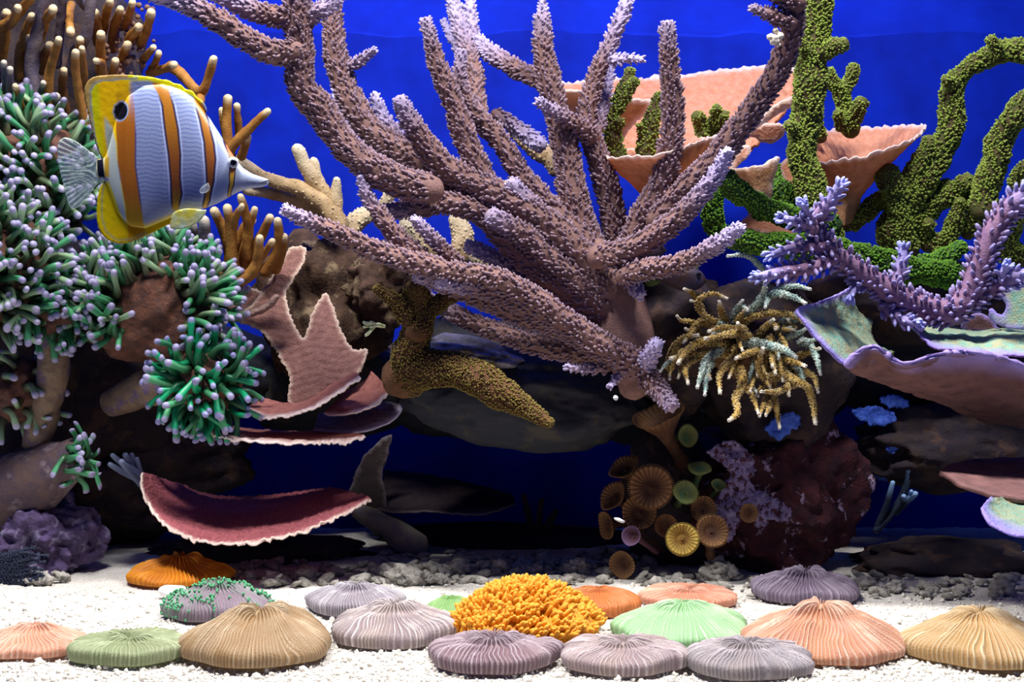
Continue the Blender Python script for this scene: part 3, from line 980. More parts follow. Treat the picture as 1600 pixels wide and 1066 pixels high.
colony('branching_coral', 'little green tuft growing on the orange plate', P(1108, 210, 1.22), [
    ([(1090, 182), (1098, 198), (1106, 212)], 9, 10, 1.19, 1.22),
    ([(1120, 170), (1116, 188), (1110, 210)], 8, 10, 1.19, 1.22),
    ([(1132, 180), (1122, 196), (1112, 210)], 8, 9, 1.19, 1.22),
    ([(1098, 208), (1106, 214)], 8, 8, 1.2, 1.22),
], green, fz, s0=320)

# ================================================================== LILAC BRANCH CORAL (right)
lilac = mat('lilac_branch', '#8f6f88', '#7c5f80', tip='#a4adf5', scale=120, bump=0.5, bscale=600, rough=0.7, trans=0.08)
ln = dict(nub=(3.2, 14.0), dens=150, lean=0.8, tmpl=NUB2, tiplen=60, tipgain=0.5, wob=0.1, tip0=0.9)
colony('lilac_coral', 'lilac branch coral with long knobs arching over the lavender plates', P(1490, 505, 1.04), [
    ([(1311, 292), (1296, 320), (1276, 345), (1288, 380), (1330, 416), (1390, 455), (1440, 480), (1490, 490)], 8, 20, .97, 1.03),
    ([(1625, 290), (1595, 310), (1570, 335), (1546, 375), (1531, 420), (1512, 465), (1482, 492)], 13, 20, .99, 1.03),
    ([(1226, 342), (1248, 348), (1272, 358)], 6, 9, .96, .98),
    ([(1256, 320), (1262, 335), (1272, 350)], 5, 7, .96, .98),
    ([(1206, 398), (1240, 388), (1270, 384), (1296, 388)], 6, 11, .97, .99),
    ([(1187, 433), (1220, 426), (1260, 420), (1300, 405)], 7, 12, .96, .99),
    ([(1615, 425), (1580, 436), (1550, 452), (1520, 470)], 10, 14, 1.0, 1.03),
    ([(1572, 418), (1566, 432), (1556, 448)], 6, 9, 1.0, 1.02),
    ([(1412, 392), (1408, 415), (1402, 440)], 7, 10, 1.04, 1.04),
    ([(1430, 505), (1408, 498), (1380, 478)], 6, 9, 1.0, 1.02),
    ([(1330, 462), (1336, 448), (1345, 432)], 5, 7, 1.0, 1.01),
], lilac, ln, s0=340)

# ================================================================== LAVENDER EDGED PLATES (right)
lav_in = mat('teal_plate', '#7fae9e', '#a9a886', tip='#9c8ce0', scale=110, bump=0.9, bscale=520, rough=0.7, trans=0.15)
lav_out = mat('brown_plate', '#84605e', '#6c4e4e', third='#5a4044', third_lo=0.62, tip='#a394e0', scale=60, bump=0.5, bscale=420, rough=0.7, trans=0.12)
t = thing('lavender_plate', 'wide brown plate coral with a wavy lavender rim at the right edge', 'coral', P(1560, 690, 1.12))
lofted('plate', t, lav_out, [
    [(1440, 610, 1.10), (1470, 630, 1.11), (1510, 650, 1.12), (1560, 665, 1.13), (1620, 672, 1.13), (1680, 672, 1.13)],
    [(1345, 588, 1.02), (1385, 600, 1.02), (1440, 610, 1.03), (1500, 625, 1.03), (1580, 630, 1.03), (1680, 630, 1.03)],
    [(1322, 572, .98), (1342, 548, .97), (1370, 542, .97), (1396, 562, .97), (1420, 568, .965), (1460, 556, .965), (1510, 552, .965), (1560, 560, .965), (1610, 576, .965), (1680, 590, .97)],
    [(1345, 575, 1.0), (1380, 565, 1.0), (1420, 578, 1.0), (1470, 568, 1.0), (1520, 562, 1.0), (1580, 570, 1.0), (1680, 590, 1.0)],
    [(1400, 590, 1.09), (1440, 590, 1.09), (1500, 588, 1.1), (1560, 588, 1.1), (1620, 590, 1.1), (1680, 590, 1.1)],
], nu=90, nv=60, thick=0.004, rimv=(0.5,), rimw=0.12, rough=0.0016, rscale=90, seed=20)
t = thing('lavender_plate', 'teal plate coral curling up at the left with a lavender edge beside the golden tentacles', 'coral', P(1350, 585, 1.05))
lofted('plate', t, lav_in, [
    [(1332, 448, 1.06), (1305, 462, 1.03), (1272, 474, 1.0), (1246, 482, .98), (1256, 502, .97), (1274, 525, .97), (1295, 548, .97), (1318, 566, .98), (1340, 574, .99)],
    [(1335, 470, 1.07), (1315, 478, 1.04), (1292, 486, 1.01), (1275, 496, 1.0), (1285, 512, .995), (1300, 530, .99), (1315, 548, .99), (1335, 560, 1.0), (1355, 566, 1.01)],
    [(1345, 490, 1.09), (1338, 498, 1.07), (1330, 505, 1.05), (1325, 512, 1.04), (1332, 522, 1.035), (1345, 536, 1.03), (1358, 548, 1.03), (1368, 555, 1.04), (1378, 558, 1.05)],
    [(1364, 500, 1.11), (1364, 508, 1.10), (1362, 518, 1.09), (1364, 525, 1.085), (1368, 532, 1.08), (1374, 540, 1.08), (1382, 545, 1.085), (1390, 548, 1.09), (1398, 550, 1.1)],
], nu=70, nv=40, thick=0.004, rimv=(0.0,), rimw=0.22, rough=0.001, rscale=150, seed=21, flip=False)
t = thing('lavender_plate', 'flat teal plate coral under the arching lilac branch', 'coral', P(1520, 560, 1.07))
lofted('plate', t, lav_in, [
    [(1418, 500, 1.05), (1432, 515, 1.03), (1450, 535, 1.01), (1475, 545, 1.0), (1510, 548, .995), (1545, 553, .99), (1580, 556, .99), (1660, 560, .99)],
    [(1430, 506, 1.08), (1450, 515, 1.06), (1475, 522, 1.05), (1500, 524, 1.04), (1530, 532, 1.035), (1560, 528, 1.03), (1600, 528, 1.03), (1660, 530, 1.03)],
    [(1440, 506, 1.14), (1470, 508, 1.13), (1500, 512, 1.12), (1530, 518, 1.11), (1560, 512, 1.1), (1590, 514, 1.1), (1620, 516, 1.1), (1660, 518, 1.1)],
], nu=70, nv=34, thick=0.004, rimv=(0.0,), rimw=0.2, rough=0.0014, rscale=150, seed=22)
t = thing('lavender_plate', 'upright teal plate coral against the right edge under the lilac branch', 'coral', P(1590, 520, 1.08))
patched('plate', t, lav_in, [(1560, 455), (1580, 448), (1600, 440), (1640, 440), (1640, 520), (1600, 515), (1570, 512), (1546, 498), (1548, 482), (1564, 492), (1572, 478)], lambda x, y: 1.08 - 0.0004 * (x - 1550), rim=12, rough=0.0012, seed=23, thick=0.004)
patched('plate', t, lav_out, [(1500, 498), (1530, 490), (1552, 500), (1560, 518), (1530, 522), (1505, 516)], lambda x, y: 1.13, rim=6, rough=0.001, seed=24, thick=0.004)
SET_BACK = -0.06
t = thing('lavender_plate', 'brown shelf plate low in the shadow at the right edge', 'coral', P(1560, 775, 1.2))
lofted('plate', t, lav_out, [
    [(1469, 735, 1.14), (1490, 748, 1.10), (1520, 762, 1.08), (1560, 772, 1.07), (1610, 778, 1.07), (1680, 780, 1.07)],
    [(1475, 732, 1.18), (1500, 735, 1.16), (1530, 738, 1.15), (1570, 742, 1.15), (1620, 745, 1.15), (1680, 745, 1.15)],
    [(1490, 722, 1.26), (1520, 718, 1.27), (1550, 716, 1.28), (1590, 716, 1.28), (1630, 716, 1.28), (1680, 716, 1.28)],
], nu=60, nv=26, thick=0.004, rimv=(), rough=0.0014, rscale=60, seed=25)
SET_BACK = -0.13
t = thing('lavender_plate', 'small pale lobe with a violet rim below the shadowed shelf plate', 'coral', P(1590, 838, 1.1))
lofted('plate', t, lav_in, [
    [(1548, 776, 1.12), (1536, 792, 1.07), (1540, 808, 1.04), (1560, 825, 1.03), (1590, 836, 1.02), (1640, 840, 1.02)],
    [(1560, 778, 1.13), (1558, 790, 1.11), (1565, 800, 1.10), (1580, 808, 1.09), (1605, 812, 1.09), (1640, 815, 1.09)],
    [(1575, 774, 1.16), (1580, 778, 1.16), (1590, 780, 1.16), (1600, 782, 1.16), (1620, 784, 1.16), (1640, 784, 1.16)],
], nu=50, nv=26, thick=0.004, rimv=(0.0,), rimw=0.35, rough=0.001, rscale=120, seed=26)

SET_BACK = 0.08

# ================================================================== GOLDEN TENTACLED CORAL
gold = mat('gold_tentacle', '#a8873e', '#b39a5a', tip='#e9e4d6', spots='#4a3418', spot_scale=380, scale=70, bump=0.4, bscale=700, rough=0.6, trans=0.12)
gold_pale = mat('pale_tentacle', '#b9c2b4', '#8fb2b0', tip='#e8ece8', spots='#4c5a58', spot_scale=380, scale=60, bump=0.4, bscale=700, rough=0.6, trans=0.12)
gt_ = thing('tentacled_coral', 'golden spotted coral with a mop of curling tapered tentacles', 'coral', P(1165, 600, 1.10))
V, T = blob(P(1165, 545, 1.13), (62 * PX(1.13), 0.022, 46 * PX(1.13)), 0.25, 1.7, 31, 4, 4)
part('base', MB().add(V, T), mat('gold_base', '#6a4c2a', '#4a3424', bump=.8), gt_)
GT = [
    ([(1138, 400), (1165, 399), (1185, 413), (1194, 430), (1196, 445)], 6, 1.05, 1), ([(1196, 442), (1192, 460), (1176, 482), (1150, 503)], 7, 1.06, 1),
    ([(1265, 452), (1242, 447), (1212, 454), (1192, 470)], 6, 1.05, 1), ([(1258, 474), (1237, 463), (1207, 459), (1188, 475)], 7, 1.04, 1),
    ([(1135, 466), (1115, 459), (1094, 466), (1091, 480), (1104, 496), (1126, 507), (1152, 522)], 6, 1.06, 0), ([(1124, 472), (1128, 490), (1134, 508)], 7, 1.07, 0),
    ([(1259, 506), (1237, 493), (1203, 489), (1170, 497), (1155, 515)], 7, 1.06, 0), ([(1102, 529), (1130, 524), (1156, 521), (1178, 532)], 7, 1.03, 0),
    ([(1244, 558), (1221, 545), (1192, 538), (1160, 534)], 8, 1.02, 1), ([(1262, 512), (1245, 522), (1225, 528), (1200, 538)], 6, 1.05, 1),
    ([(1090, 524), (1066, 529), (1051, 549), (1047, 574)], 7, 1.07, 0), ([(1060, 567), (1076, 545), (1100, 534), (1132, 540)], 8, 1.05, 0),
    ([(1075, 599), (1071, 576), (1086, 560), (1112, 550)], 6, 1.05, 0), ([(1046, 592), (1050, 567), (1066, 549)], 5, 1.07, 0),
    ([(1090, 605), (1097, 580), (1106, 560), (1130, 546)], 7, 1.04, 1), ([(1125, 614), (1124, 586), (1140, 565), (1162, 549)], 7, 1.04, 0),
    ([(1140, 657), (1152, 645), (1149, 622), (1159, 605), (1158, 586), (1150, 568)], 8, 1.02, 0), ([(1185, 646), (1176, 620), (1163, 600), (1157, 585)], 6, 1.04, 0),
    ([(1274, 661), (1270, 630), (1262, 606), (1245, 596), (1225, 585), (1214, 566), (1218, 548)], 9, 1.02, 0), ([(1190, 612), (1215, 612), (1235, 603), (1246, 597)], 6, 1.01, 0),
    ([(1218, 668), (1212, 632), (1206, 602), (1200, 578)], 7, 1.05, 0), ([(1197, 649), (1203, 632), (1212, 612)], 5, 1.03, 0), ([(1187, 650), (1195, 628), (1207, 612)], 5, 1.04, 0),
    ([(1282, 584), (1276, 560), (1266, 541), (1254, 532)], 6, 1.03, 1), ([(1278, 529), (1262, 535), (1250, 535)], 5, 1.03, 1), ([(1278, 612), (1272, 590), (1256, 581), (1238, 583)], 6, 1.04, 0),
    ([(1192, 545), (1186, 572), (1196, 590), (1218, 586), (1232, 578)], 8, 1.03, 0), ([(1032, 580), (1044, 566), (1060, 560)], 4, 1.06, 1), ([(1048, 560), (1070, 555), (1100, 552), (1140, 552)], 7, 1.06, 0),
    ([(1110, 592), (1104, 574), (1112, 558)], 5, 1.06, 0), ([(1060, 590), (1066, 572), (1080, 560)], 5, 1.07, 0), ([(1280, 545), (1260, 552), (1236, 560), (1212, 556)], 7, 1.06, 0),
    ([(1258, 572), (1240, 566), (1215, 560), (1190, 552)], 7, 1.05, 0), ([(1172, 612), (1178, 592), (1190, 578)], 5, 1.06, 0), ([(1182, 618), (1194, 600), (1204, 588)], 5, 1.06, 0),
    ([(1160, 470), (1152, 482), (1146, 496)], 6, 1.08, 1), ([(1168, 485), (1160, 478), (1152, 482)], 4, 1.07, 1), ([(1196, 480), (1198, 470), (1200, 460)], 5, 1.05, 1),
    ([(1108, 518), (1128, 512), (1150, 516), (1172, 528)], 7, 1.06, 0), ([(1232, 500), (1240, 515), (1228, 530)], 6, 1.07, 0), ([(1150, 560), (1170, 552), (1190, 548), (1210, 552)], 7, 1.04, 0),
    ([(1208, 500), (1195, 512), (1182, 526)], 7, 1.07, 0), ([(1080, 470), (1094, 476), (1098, 486)], 4, 1.07, 0), ([(1070, 452), (1082, 458), (1094, 470)], 5, 1.08, 0),
]
g = np.random.default_rng(77)
for i in range(26):
    x, y = g.uniform(1085, 1250), g.uniform(505, 570)
    dx = (x - 1165) * g.uniform(0.2, 0.6) + g.normal(0, 14)
    dy = g.uniform(18, 62) if y > 530 else g.uniform(-25, 30)
    GT.append(([(x + dx, y + dy), (x + dx * 0.8 + g.normal(0, 6), y + dy * 0.55), (x + dx * 0.35, y + dy * 0.1 - 6), (x, y)], g.uniform(4.5, 6.5), g.uniform(1.04, 1.08), int(g.random() < 0.25)))
for i, (pts, r, d0, pale) in enumerate(GT):
    branch(gt_, pts, r * 0.36, r * 1.08, d0, 1.10, gold_pale if pale else gold, 0.5, nub=(1.5, 2.2), dens=20, lean=0.3, seed=400 + i, name='tentacle', seg=9, tiplen=12, tipgain=0.25, wob=0.05)

# ================================================================== BROWN POLYPS ON THE ROCK
pol_b = mat('polyp_brown', '#583a2a', '#452e24', tip='#9c7448', scale=160, bump=0.4, bscale=500, rough=0.7, trans=0.2)
pol_y = mat('polyp_gold', '#8a6a30', '#705428', tip='#d0b858', scale=160, bump=0.4, bscale=500, rough=0.7, trans=0.2)
pol_g = mat('polyp_green', '#40664c', '#5c6636', tip='#8f9050', scale=160, bump=0.4, bscale=500, rough=0.7, trans=0.2)
pol_p = mat('polyp_purple', '#54343f', '#4a2c38', tip='#7d6690', scale=160, bump=0.4, bscale=500, rough=0.7, trans=0.2)


def polyp(px, py, r, d, facing, m, label, stalk=None, cupped=0.35, fringe=True, seed=0):
    """a stalk, a cupped disc with a fringe of short tentacles and a mouth"""
    k = PX(d)
    c = P(px, py, d)
    f = norm(np.array(facing, float))
    up = np.array([0, 0, 1.0]) if abs(f[2]) < 0.9 else np.array([1.0, 0, 0])
    X = norm(np.cross(up, f))
    Y = np.cross(f, X)
    R = r * k
    t = thing('button_polyp', label, 'polyp', c - f * R * 0.9, 'brown polyps on the dark red rock')
    nr_, na = 12, 96
    th = np.linspace(0, 2 * math.pi, na, endpoint=False)
    rr = np.linspace(0.06, 1, nr_)
    g = np.random.default_rng(seed)
    ph = g.uniform(0, 6)
    V = []
    for q in rr:
        h = cupped * R * (q ** 2) - 0.06 * R * math.exp(-((q - 0.35) / 0.12) ** 2) + R * 0.07 * q ** 3 * np.sin(3 * th + ph)
        hh = h + 0.02 * R * np.cos(th * 24) * q
        V.append(c + (np.cos(th)[:, None] * X + np.sin(th)[:, None] * Y) * R * q + f * hh[:, None])
    for q, h0 in ((0.98, cupped - 0.10), (0.72, cupped * 0.45 - 0.2), (0.42, -0.34), (0.3, -0.6)):
        V.append(c + (np.cos(th)[:, None] * X + np.sin(th)[:, None] * Y) * R * q + f * R * (h0 + (0.07 * np.sin(3 * th + ph) if q > 0.9 else 0 * th))[:, None])
    V = np.vstack(V)
    nrow = nr_ + 4
    i = np.arange(nrow - 1)[:, None] * na
    j = np.arange(na)[None]
    kk = (j + 1) % na
    Q = np.stack([i + j, i + na + j, i + na + kk, i + kk], -1).reshape(-1, 4)
    tip = np.repeat(np.concatenate([np.clip((rr - 0.35) / 0.65, 0, 1) * 0.9, [0.3, 0, 0, 0]]), na) * np.tile(0.35 + 0.65 * (np.cos(th * 24) > 0), nrow)
    T = [(0, b, b + 1) for b in range(1, na - 1)]
    disc = part('disc', MB().add(V, T, Q, tip), m, t)
    if fringe:
        mb = MB()
        n = 64
        a = np.linspace(0, 2 * math.pi, n, endpoint=False)
        dirv = np.cos(a)[:, None] * X + np.sin(a)[:, None] * Y
        pos = c + dirv * R * 0.97 + f * (R * (cupped - 0.04) + R * 0.07 * np.sin(3 * a + ph))[:, None]
        scatter(mb, TUFT, pos, norm(dirv + f * 0.35), R * 0.024, R * 0.17, 0.5, 0.3)
        part('fringe', mb, m, t)
    mo = MB()
    V, T = blob(c + f * R * 0.02, (R * 0.10,) * 3, 0.1, 2, 3, 2, 2)
    mo.add(V, T)
    part('mouth', mo, m, t)
    e = P(*stalk) if stalk else c - f * R * 1.6 + np.array([0, 0.02, -R * 0.4])
    tb = Tube([c - f * R * 0.55, c * 0.5 + e * 0.5 - f * R * 0.3, e], np.array([0.30, 0.26, 0.34]) * R, 12, wob=0.08, seed=seed)
    part('stalk', MB().add(tb.V, tb.T, tb.Q, 0), m, t)
    return t


SET_BACK = 0.14
polyp(1035, 664, 38, 1.07, (-0.35, -0.35, 0.9), pol_b, 'largest brown polyp, a flared trumpet at the top of the polyp cluster', stalk=(1066, 722, 1.12), cupped=0.55, seed=1)
polyp(1072, 681, 17, 1.08, (0.4, -0.8, 0.1), pol_g, 'round teal polyp tucked under the largest trumpet polyp', seed=2)
polyp(978, 735, 24, 1.09, (-0.5, -0.45, 0.8), pol_b, 'brown polyp tilted outward at the upper left of the polyp cluster', stalk=(1020, 765, 1.12), seed=3)
polyp(1018, 762, 33, 1.07, (-0.2, -0.95, 0.2), pol_b, 'wide brown polyp facing forward with a finely fringed disc', seed=4)
polyp(1093, 734, 17, 1.07, (0, -0.5, 0.85), pol_g, 'small green polyp seen edge on beside the pale crust', seed=5, cupped=0.2)
polyp(1070, 772, 19, 1.06, (0.1, -0.8, 0.5), pol_g, 'green bowl shaped polyp in the middle of the cluster', seed=6)
polyp(1098, 797, 21, 1.07, (0.1, -0.95, 0.2), pol_b, 'brown green disc polyp just above the golden one', seed=7, fringe=False)
polyp(1066, 843, 24, 1.03, (-0.05, -1, 0.12), pol_y, 'bright golden polyp with a radiating fringe at the bottom of the cluster', seed=8, cupped=0.2)
polyp(1111, 832, 25, 1.05, (0.15, -0.9, 0.4), pol_b, 'brown fringed polyp right of the golden one', seed=9, stalk=(1110, 868, 1.08))
polyp(962, 778, 24, 1.09, (-0.7, -0.5, 0.5), pol_b, 'brown polyp edge on at the far left of the cluster', seed=10)
polyp(1000, 802, 27, 1.08, (-0.2, -0.9, 0.3), pol_b, 'shadowed brown disc polyp left of centre in the cluster', seed=11, fringe=False)
polyp(952, 820, 22, 1.10, (-0.8, -0.4, -0.1), pol_b, 'drooping brown polyp at the lower left of the cluster', seed=12, fringe=False)
polyp(992, 840, 16, 1.05, (-0.5, -0.8, 0.3), pol_p, 'half closed purple polyp with a tube shaped stalk', seed=13, cupped=0.9, fringe=False, stalk=(1025, 862, 1.09))
polyp(975, 882, 22, 1.08, (-0.5, -0.8, 0.0), pol_b, 'dark brown polyp closest to the sand', seed=14, fringe=False)
polyp(1170, 802, 15, 1.055, (0.1, -1, 0.1), pol_b, 'lone brown polyp sitting in the pale lilac crust', seed=15, fringe=False, cupped=0.1)
polyp(1122, 760, 12, 1.07, (0.1, -0.6, 0.75), pol_g, 'tiny green polyp at the edge of the pale crust', seed=16, fringe=False)
polyp(1040, 822, 18, 1.08, (0, -0.9, 0.2), pol_b, 'dark brown polyp half hidden behind the golden one', seed=17, fringe=False)
rock('reef_rock', 'dark rock carrying the brown polyp cluster', rk_dark, 1060, 780, 1.18, 95, 125, 0.06, 18, 0.25, bottom=-0.01)

# pale lilac crust on the red rock
crust = mat('lilac_crust', '#978bb2', '#6f6290', third='#4a2a38', third_scale=190, third_lo=0.5, scale=200, bump=1.0, bscale=600, rough=0.9)


def crusted(label, outline, d, m, seed, name='encrusting_coral', th=0.006):
    V, T, W, tip, uv = patch(outline, lambda x, y: d, step=4, rim=0, rough=0.005, rscale=140, thick=th, seed=seed, jag=2.5)
    return single(name, label, 'coral', MB().add(V, T, W, tip), m)


crusted('pale lilac crust spreading down the dark red rock beside the polyps', [(1105, 705), (1140, 690), (1165, 700), (1180, 730), (1172, 755), (1190, 768), (1215, 780), (1235, 800), (1225, 815), (1200, 810), (1190, 830), (1180, 815), (1165, 790), (1155, 820), (1140, 848), (1130, 835), (1115, 800), (1125, 770), (1140, 740), (1120, 720)], 1.075, crust, 40)
crust_lit = mat('crust_baked_blue_light', '#5a7fe8', '#3a5fd0', scale=200, bump=1.0, bscale=500, rough=0.8)  # pale lumps; the blue lamplight on them is painted into the colour
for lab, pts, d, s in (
        ('crust painted blue lit on the rock ridge under the golden tentacles', [(1195, 672), (1215, 650), (1240, 645), (1250, 660), (1235, 675), (1215, 688)], 1.1, 41),
        ('crust patch painted blue lit in the dark right of the red rock', [(1335, 645), (1355, 635), (1385, 640), (1400, 655), (1380, 665), (1350, 660)], 1.2, 42),
        ('upper crust patch painted blue lit in the dark gap under the lavender plate', [(1372, 622), (1395, 617), (1418, 625), (1415, 635), (1390, 636)], 1.2, 43),
        ('lowest faint crust patch painted blue lit in the dark gap at right', [(1362, 730), (1380, 724), (1396, 732), (1390, 748), (1370, 748)], 1.24, 44),
        ('small crust nodule painted blue lit in the dark gap at right', [(1383, 700), (1396, 694), (1404, 702), (1394, 710)], 1.2, 45)):
    crusted(lab, pts, d, crust_lit, s)
bt = thing('twig_coral', 'thin dark twig coral with pale blue tips in the dark gap at right', 'coral', P(1365, 830, 1.22))
bt_m = mat('blue_tip_twig', '#2c3548', '#243044', tip='#9cc4f5', scale=80, bump=.4)
for i, (pts, r0, r1) in enumerate((([(1420, 728), (1418, 745), (1412, 770), (1395, 800), (1370, 828)], 6, 6), ([(1430, 772), (1418, 782), (1400, 800)], 5, 6), ([(1428, 733), (1422, 748)], 4, 5), ([(1412, 776), (1412, 786)], 4, 4), ([(1424, 768), (1420, 780)], 3, 5), ([(1395, 755), (1385, 790), (1372, 822)], 4, 6))):
    branch(bt, pts, r0, r1, 1.2, 1.22, bt_m, 0.6, nub=None, seed=520 + i, tiplen=26, seg=8)

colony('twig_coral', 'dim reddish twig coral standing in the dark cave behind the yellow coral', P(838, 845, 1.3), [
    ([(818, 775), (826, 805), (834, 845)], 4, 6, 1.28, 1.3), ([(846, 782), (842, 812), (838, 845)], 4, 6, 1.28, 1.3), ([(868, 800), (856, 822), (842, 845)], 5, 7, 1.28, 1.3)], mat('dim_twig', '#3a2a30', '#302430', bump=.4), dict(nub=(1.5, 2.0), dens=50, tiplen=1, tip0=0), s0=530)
V, T = blob(P(968, 813, 1.02), (9 * PX(1.02), 0.003, 3 * PX(1.02)), 0.15, 2, 3, 2, 2, rot=-0.35)
single('white_shell', 'sliver of white shell stuck among the brown polyps', 'shell', MB().add(V, T), mat('shell_sliver', '#c9ced2', bump=.1))
# ================================================================== BROWN FINGER CORALS (left)
SET_BACK = 0.19
fing = mat('finger', '#b37f3c', '#95642e', tip='#e8d3a8', scale=70, bump=0.4, bscale=420, rough=0.6, trans=0.1)
fing_d = mat('finger_grey', '#6b5f62', '#5a5468', tip='#c8c0b0', scale=70, bump=0.4, bscale=420, rough=0.6)
fk = dict(nub=None, tiplen=9, wob=0.14, seg=10, tip0=1.0, pale=0.8, name='finger')
ta = thing('finger_coral', 'brown finger coral thicket with pale tips in the upper left corner', 'coral', P(130, 190, 1.16))
FA = [
    ([(55, -10), (36, 12), (20, 30), (-10, 50)], 7, 8, 1.05, 1), ([(28, 12), (22, 30), (14, 40)], 6, 7, 1.04, 1), ([(75, -20), (66, 20), (54, 68), (50, 110), (56, 175)], 9, 11, 1.06, 0), ([(83, 14), (72, 32), (62, 62)], 7, 7, 1.05, 1),
    ([(98, -20), (96, 20), (92, 60), (88, 100)], 6, 8, 1.07, 0), ([(142, -20), (140, 25), (132, 62), (118, 82), (110, 110)], 8, 9, 1.07, 0), ([(118, -10), (128, 6), (140, 15)], 5, 7, 1.07, 0),
    ([(236, 20), (230, 45), (220, 68)], 7, 8, 1.07, 1), ([(207, 4), (202, 24), (196, 42)], 6, 7, 1.08, 1), ([(217, 42), (208, 54), (200, 66)], 7, 8, 1.08, 1), ([(172, 2), (166, 22), (160, 50)], 6, 8, 1.09, 1),
    ([(92, 62), (84, 88), (76, 125), (78, 180)], 6, 8, 1.05, 1), ([(118, 82), (118, 110), (124, 150), (134, 200)], 6, 8, 1.03, 1), ([(128, 76), (130, 105), (132, 135)], 5, 7, 1.05, 1), ([(125, 62), (124, 90)], 6, 7, 1.07, 1), ([(158, 54), (157, 80), (158, 115)], 7, 8, 1.07, 1),
    ([(6, 98), (8, 125), (12, 160)], 5, 6, 1.04, 0), ([(16, 108), (16, 140), (18, 175)], 5, 6, 1.03, 0), ([(24, 135), (30, 152), (34, 178)], 5, 6, 1.03, 1), ([(240, 74), (230, 86), (222, 96)], 5, 6, 1.08, 1), ([(248, 83), (243, 98), (236, 110)], 5, 6, 1.08, 1),
    ([(272, 101), (255, 108), (235, 114)], 6, 8, 1.07, 1), ([(334, 92), (327, 115), (316, 142), (302, 136), (284, 116), (268, 104)], 6, 9, 1.06, 1), ([(310, 165), (314, 150), (318, 140)], 7, 8, 1.06, 1), ([(150, 95), (160, 100), (162, 125)], 5, 6, 1.05, 1), ([(110, 50), (108, 20), (112, 8)], 7, 7, 1.08, 1),
    ([(50, 25), (40, 50), (32, 80), (30, 120)], 6, 9, 1.08, 1), ([(78, 70), (70, 85), (66, 110)], 6, 8, 1.08, 1), ([(148, 20), (152, 45), (155, 70)], 7, 9, 1.1, 1), ([(188, 14), (180, 40), (176, 75)], 6, 9, 1.1, 1), ([(200, 70), (192, 90), (186, 120)], 7, 9, 1.1, 1), ([(10, 20), (8, 50), (2, 85)], 7, 10, 1.1, 1), ([(180, 95), (176, 120), (170, 150)], 6, 9, 1.09, 1),
    ([(100, 110), (98, 140), (102, 175)], 6, 8, 1.09, 1), ([(68, 130), (64, 155), (66, 185)], 5, 8, 1.08, 0), ([(46, 60), (44, 90), (40, 125)], 6, 8, 1.09, 1), ([(88, 150), (90, 170), (96, 190)], 6, 8, 1.08, 0),
]
for i, (pts, r0, r1, d0, tan) in enumerate(FA):
    k2 = dict(fk)
    branch(ta, pts, r0, r1, d0, d0 + 0.05, fing if tan else fing_d, k2.pop('pale'), seed=540 + i, **k2)
# knobbly crust among the fingers
mb = MB()
g = np.random.default_rng(3)
for k in range(60):
    x, y = g.normal(205, 22), g.normal(72, 28)
    V, T = blob(P(x, y, 1.12 + g.uniform(-.01, .01)), (g.uniform(2.5, 5.5) * PX(1.1),) * 3, 0.2, 2, k, 1, 2)
    mb.add(V, T)
part('crust', mb, mat('finger_crust', '#8a6a58', '#6a5048', bump=.6), ta, 'knobbly pinkish crust between the fingers')
tb_ = thing('finger_coral', 'brown finger coral branches standing behind the head of the striped fish', 'coral', P(360, 250, 1.12))
for i, (pts, r0, r1, d0) in enumerate((
        ([(356, 154), (354, 185), (356, 225), (362, 250)], 7, 8, 1.09), ([(370, 165), (372, 190), (374, 215)], 5, 7, 1.10), ([(418, 174), (398, 193), (374, 217), (356, 238)], 6, 9, 1.08),
        ([(387, 215), (382, 232), (376, 250)], 6, 8, 1.1), ([(346, 172), (350, 200), (355, 225)], 5, 6, 1.11))):
    k2 = dict(fk)
    branch(tb_, pts, r0, r1, d0, d0 + 0.02, fing, k2.pop('pale'), seed=590 + i, **k2)
tc_ = thing('finger_coral', 'brown finger coral clump below the striped fish beside the pink leaf plate', 'coral', P(380, 450, 1.12))
for i, (pts, r0, r1, d0) in enumerate((
        ([(376, 308), (384, 335), (388, 360), (384, 400)], 6, 9, 1.07), ([(398, 328), (390, 352), (384, 385), (380, 420)], 6, 9, 1.08), ([(355, 325), (360, 355), (362, 395), (366, 430)], 7, 10, 1.07), ([(378, 322), (366, 345), (362, 375)], 5, 8, 1.06),
        ([(422, 340), (412, 362), (400, 385), (390, 415)], 6, 9, 1.08), ([(434, 345), (436, 370), (432, 395), (415, 425)], 6, 9, 1.08), ([(444, 370), (440, 395), (430, 420)], 6, 9, 1.09), ([(406, 372), (404, 395), (396, 425), (370, 445)], 6, 9, 1.04), ([(426, 377), (412, 398), (400, 420)], 5, 7, 1.05),
        ([(335, 330), (345, 350), (356, 380), (360, 410)], 7, 10, 1.09), ([(318, 345), (322, 372), (335, 410), (350, 440)], 9, 12, 1.08), ([(300, 350), (305, 380), (320, 415)], 8, 11, 1.1), ([(392, 345), (376, 372), (370, 400), (380, 430)], 9, 12, 1.1), ([(410, 400), (390, 430), (360, 440), (330, 430)], 9, 12, 1.07))):
    k2 = dict(fk)
    branch(tc_, pts, r0, r1, d0, d0 + 0.03, fing if i not in (10, 11) else fing_d, k2.pop('pale'), seed=600 + i, **k2)
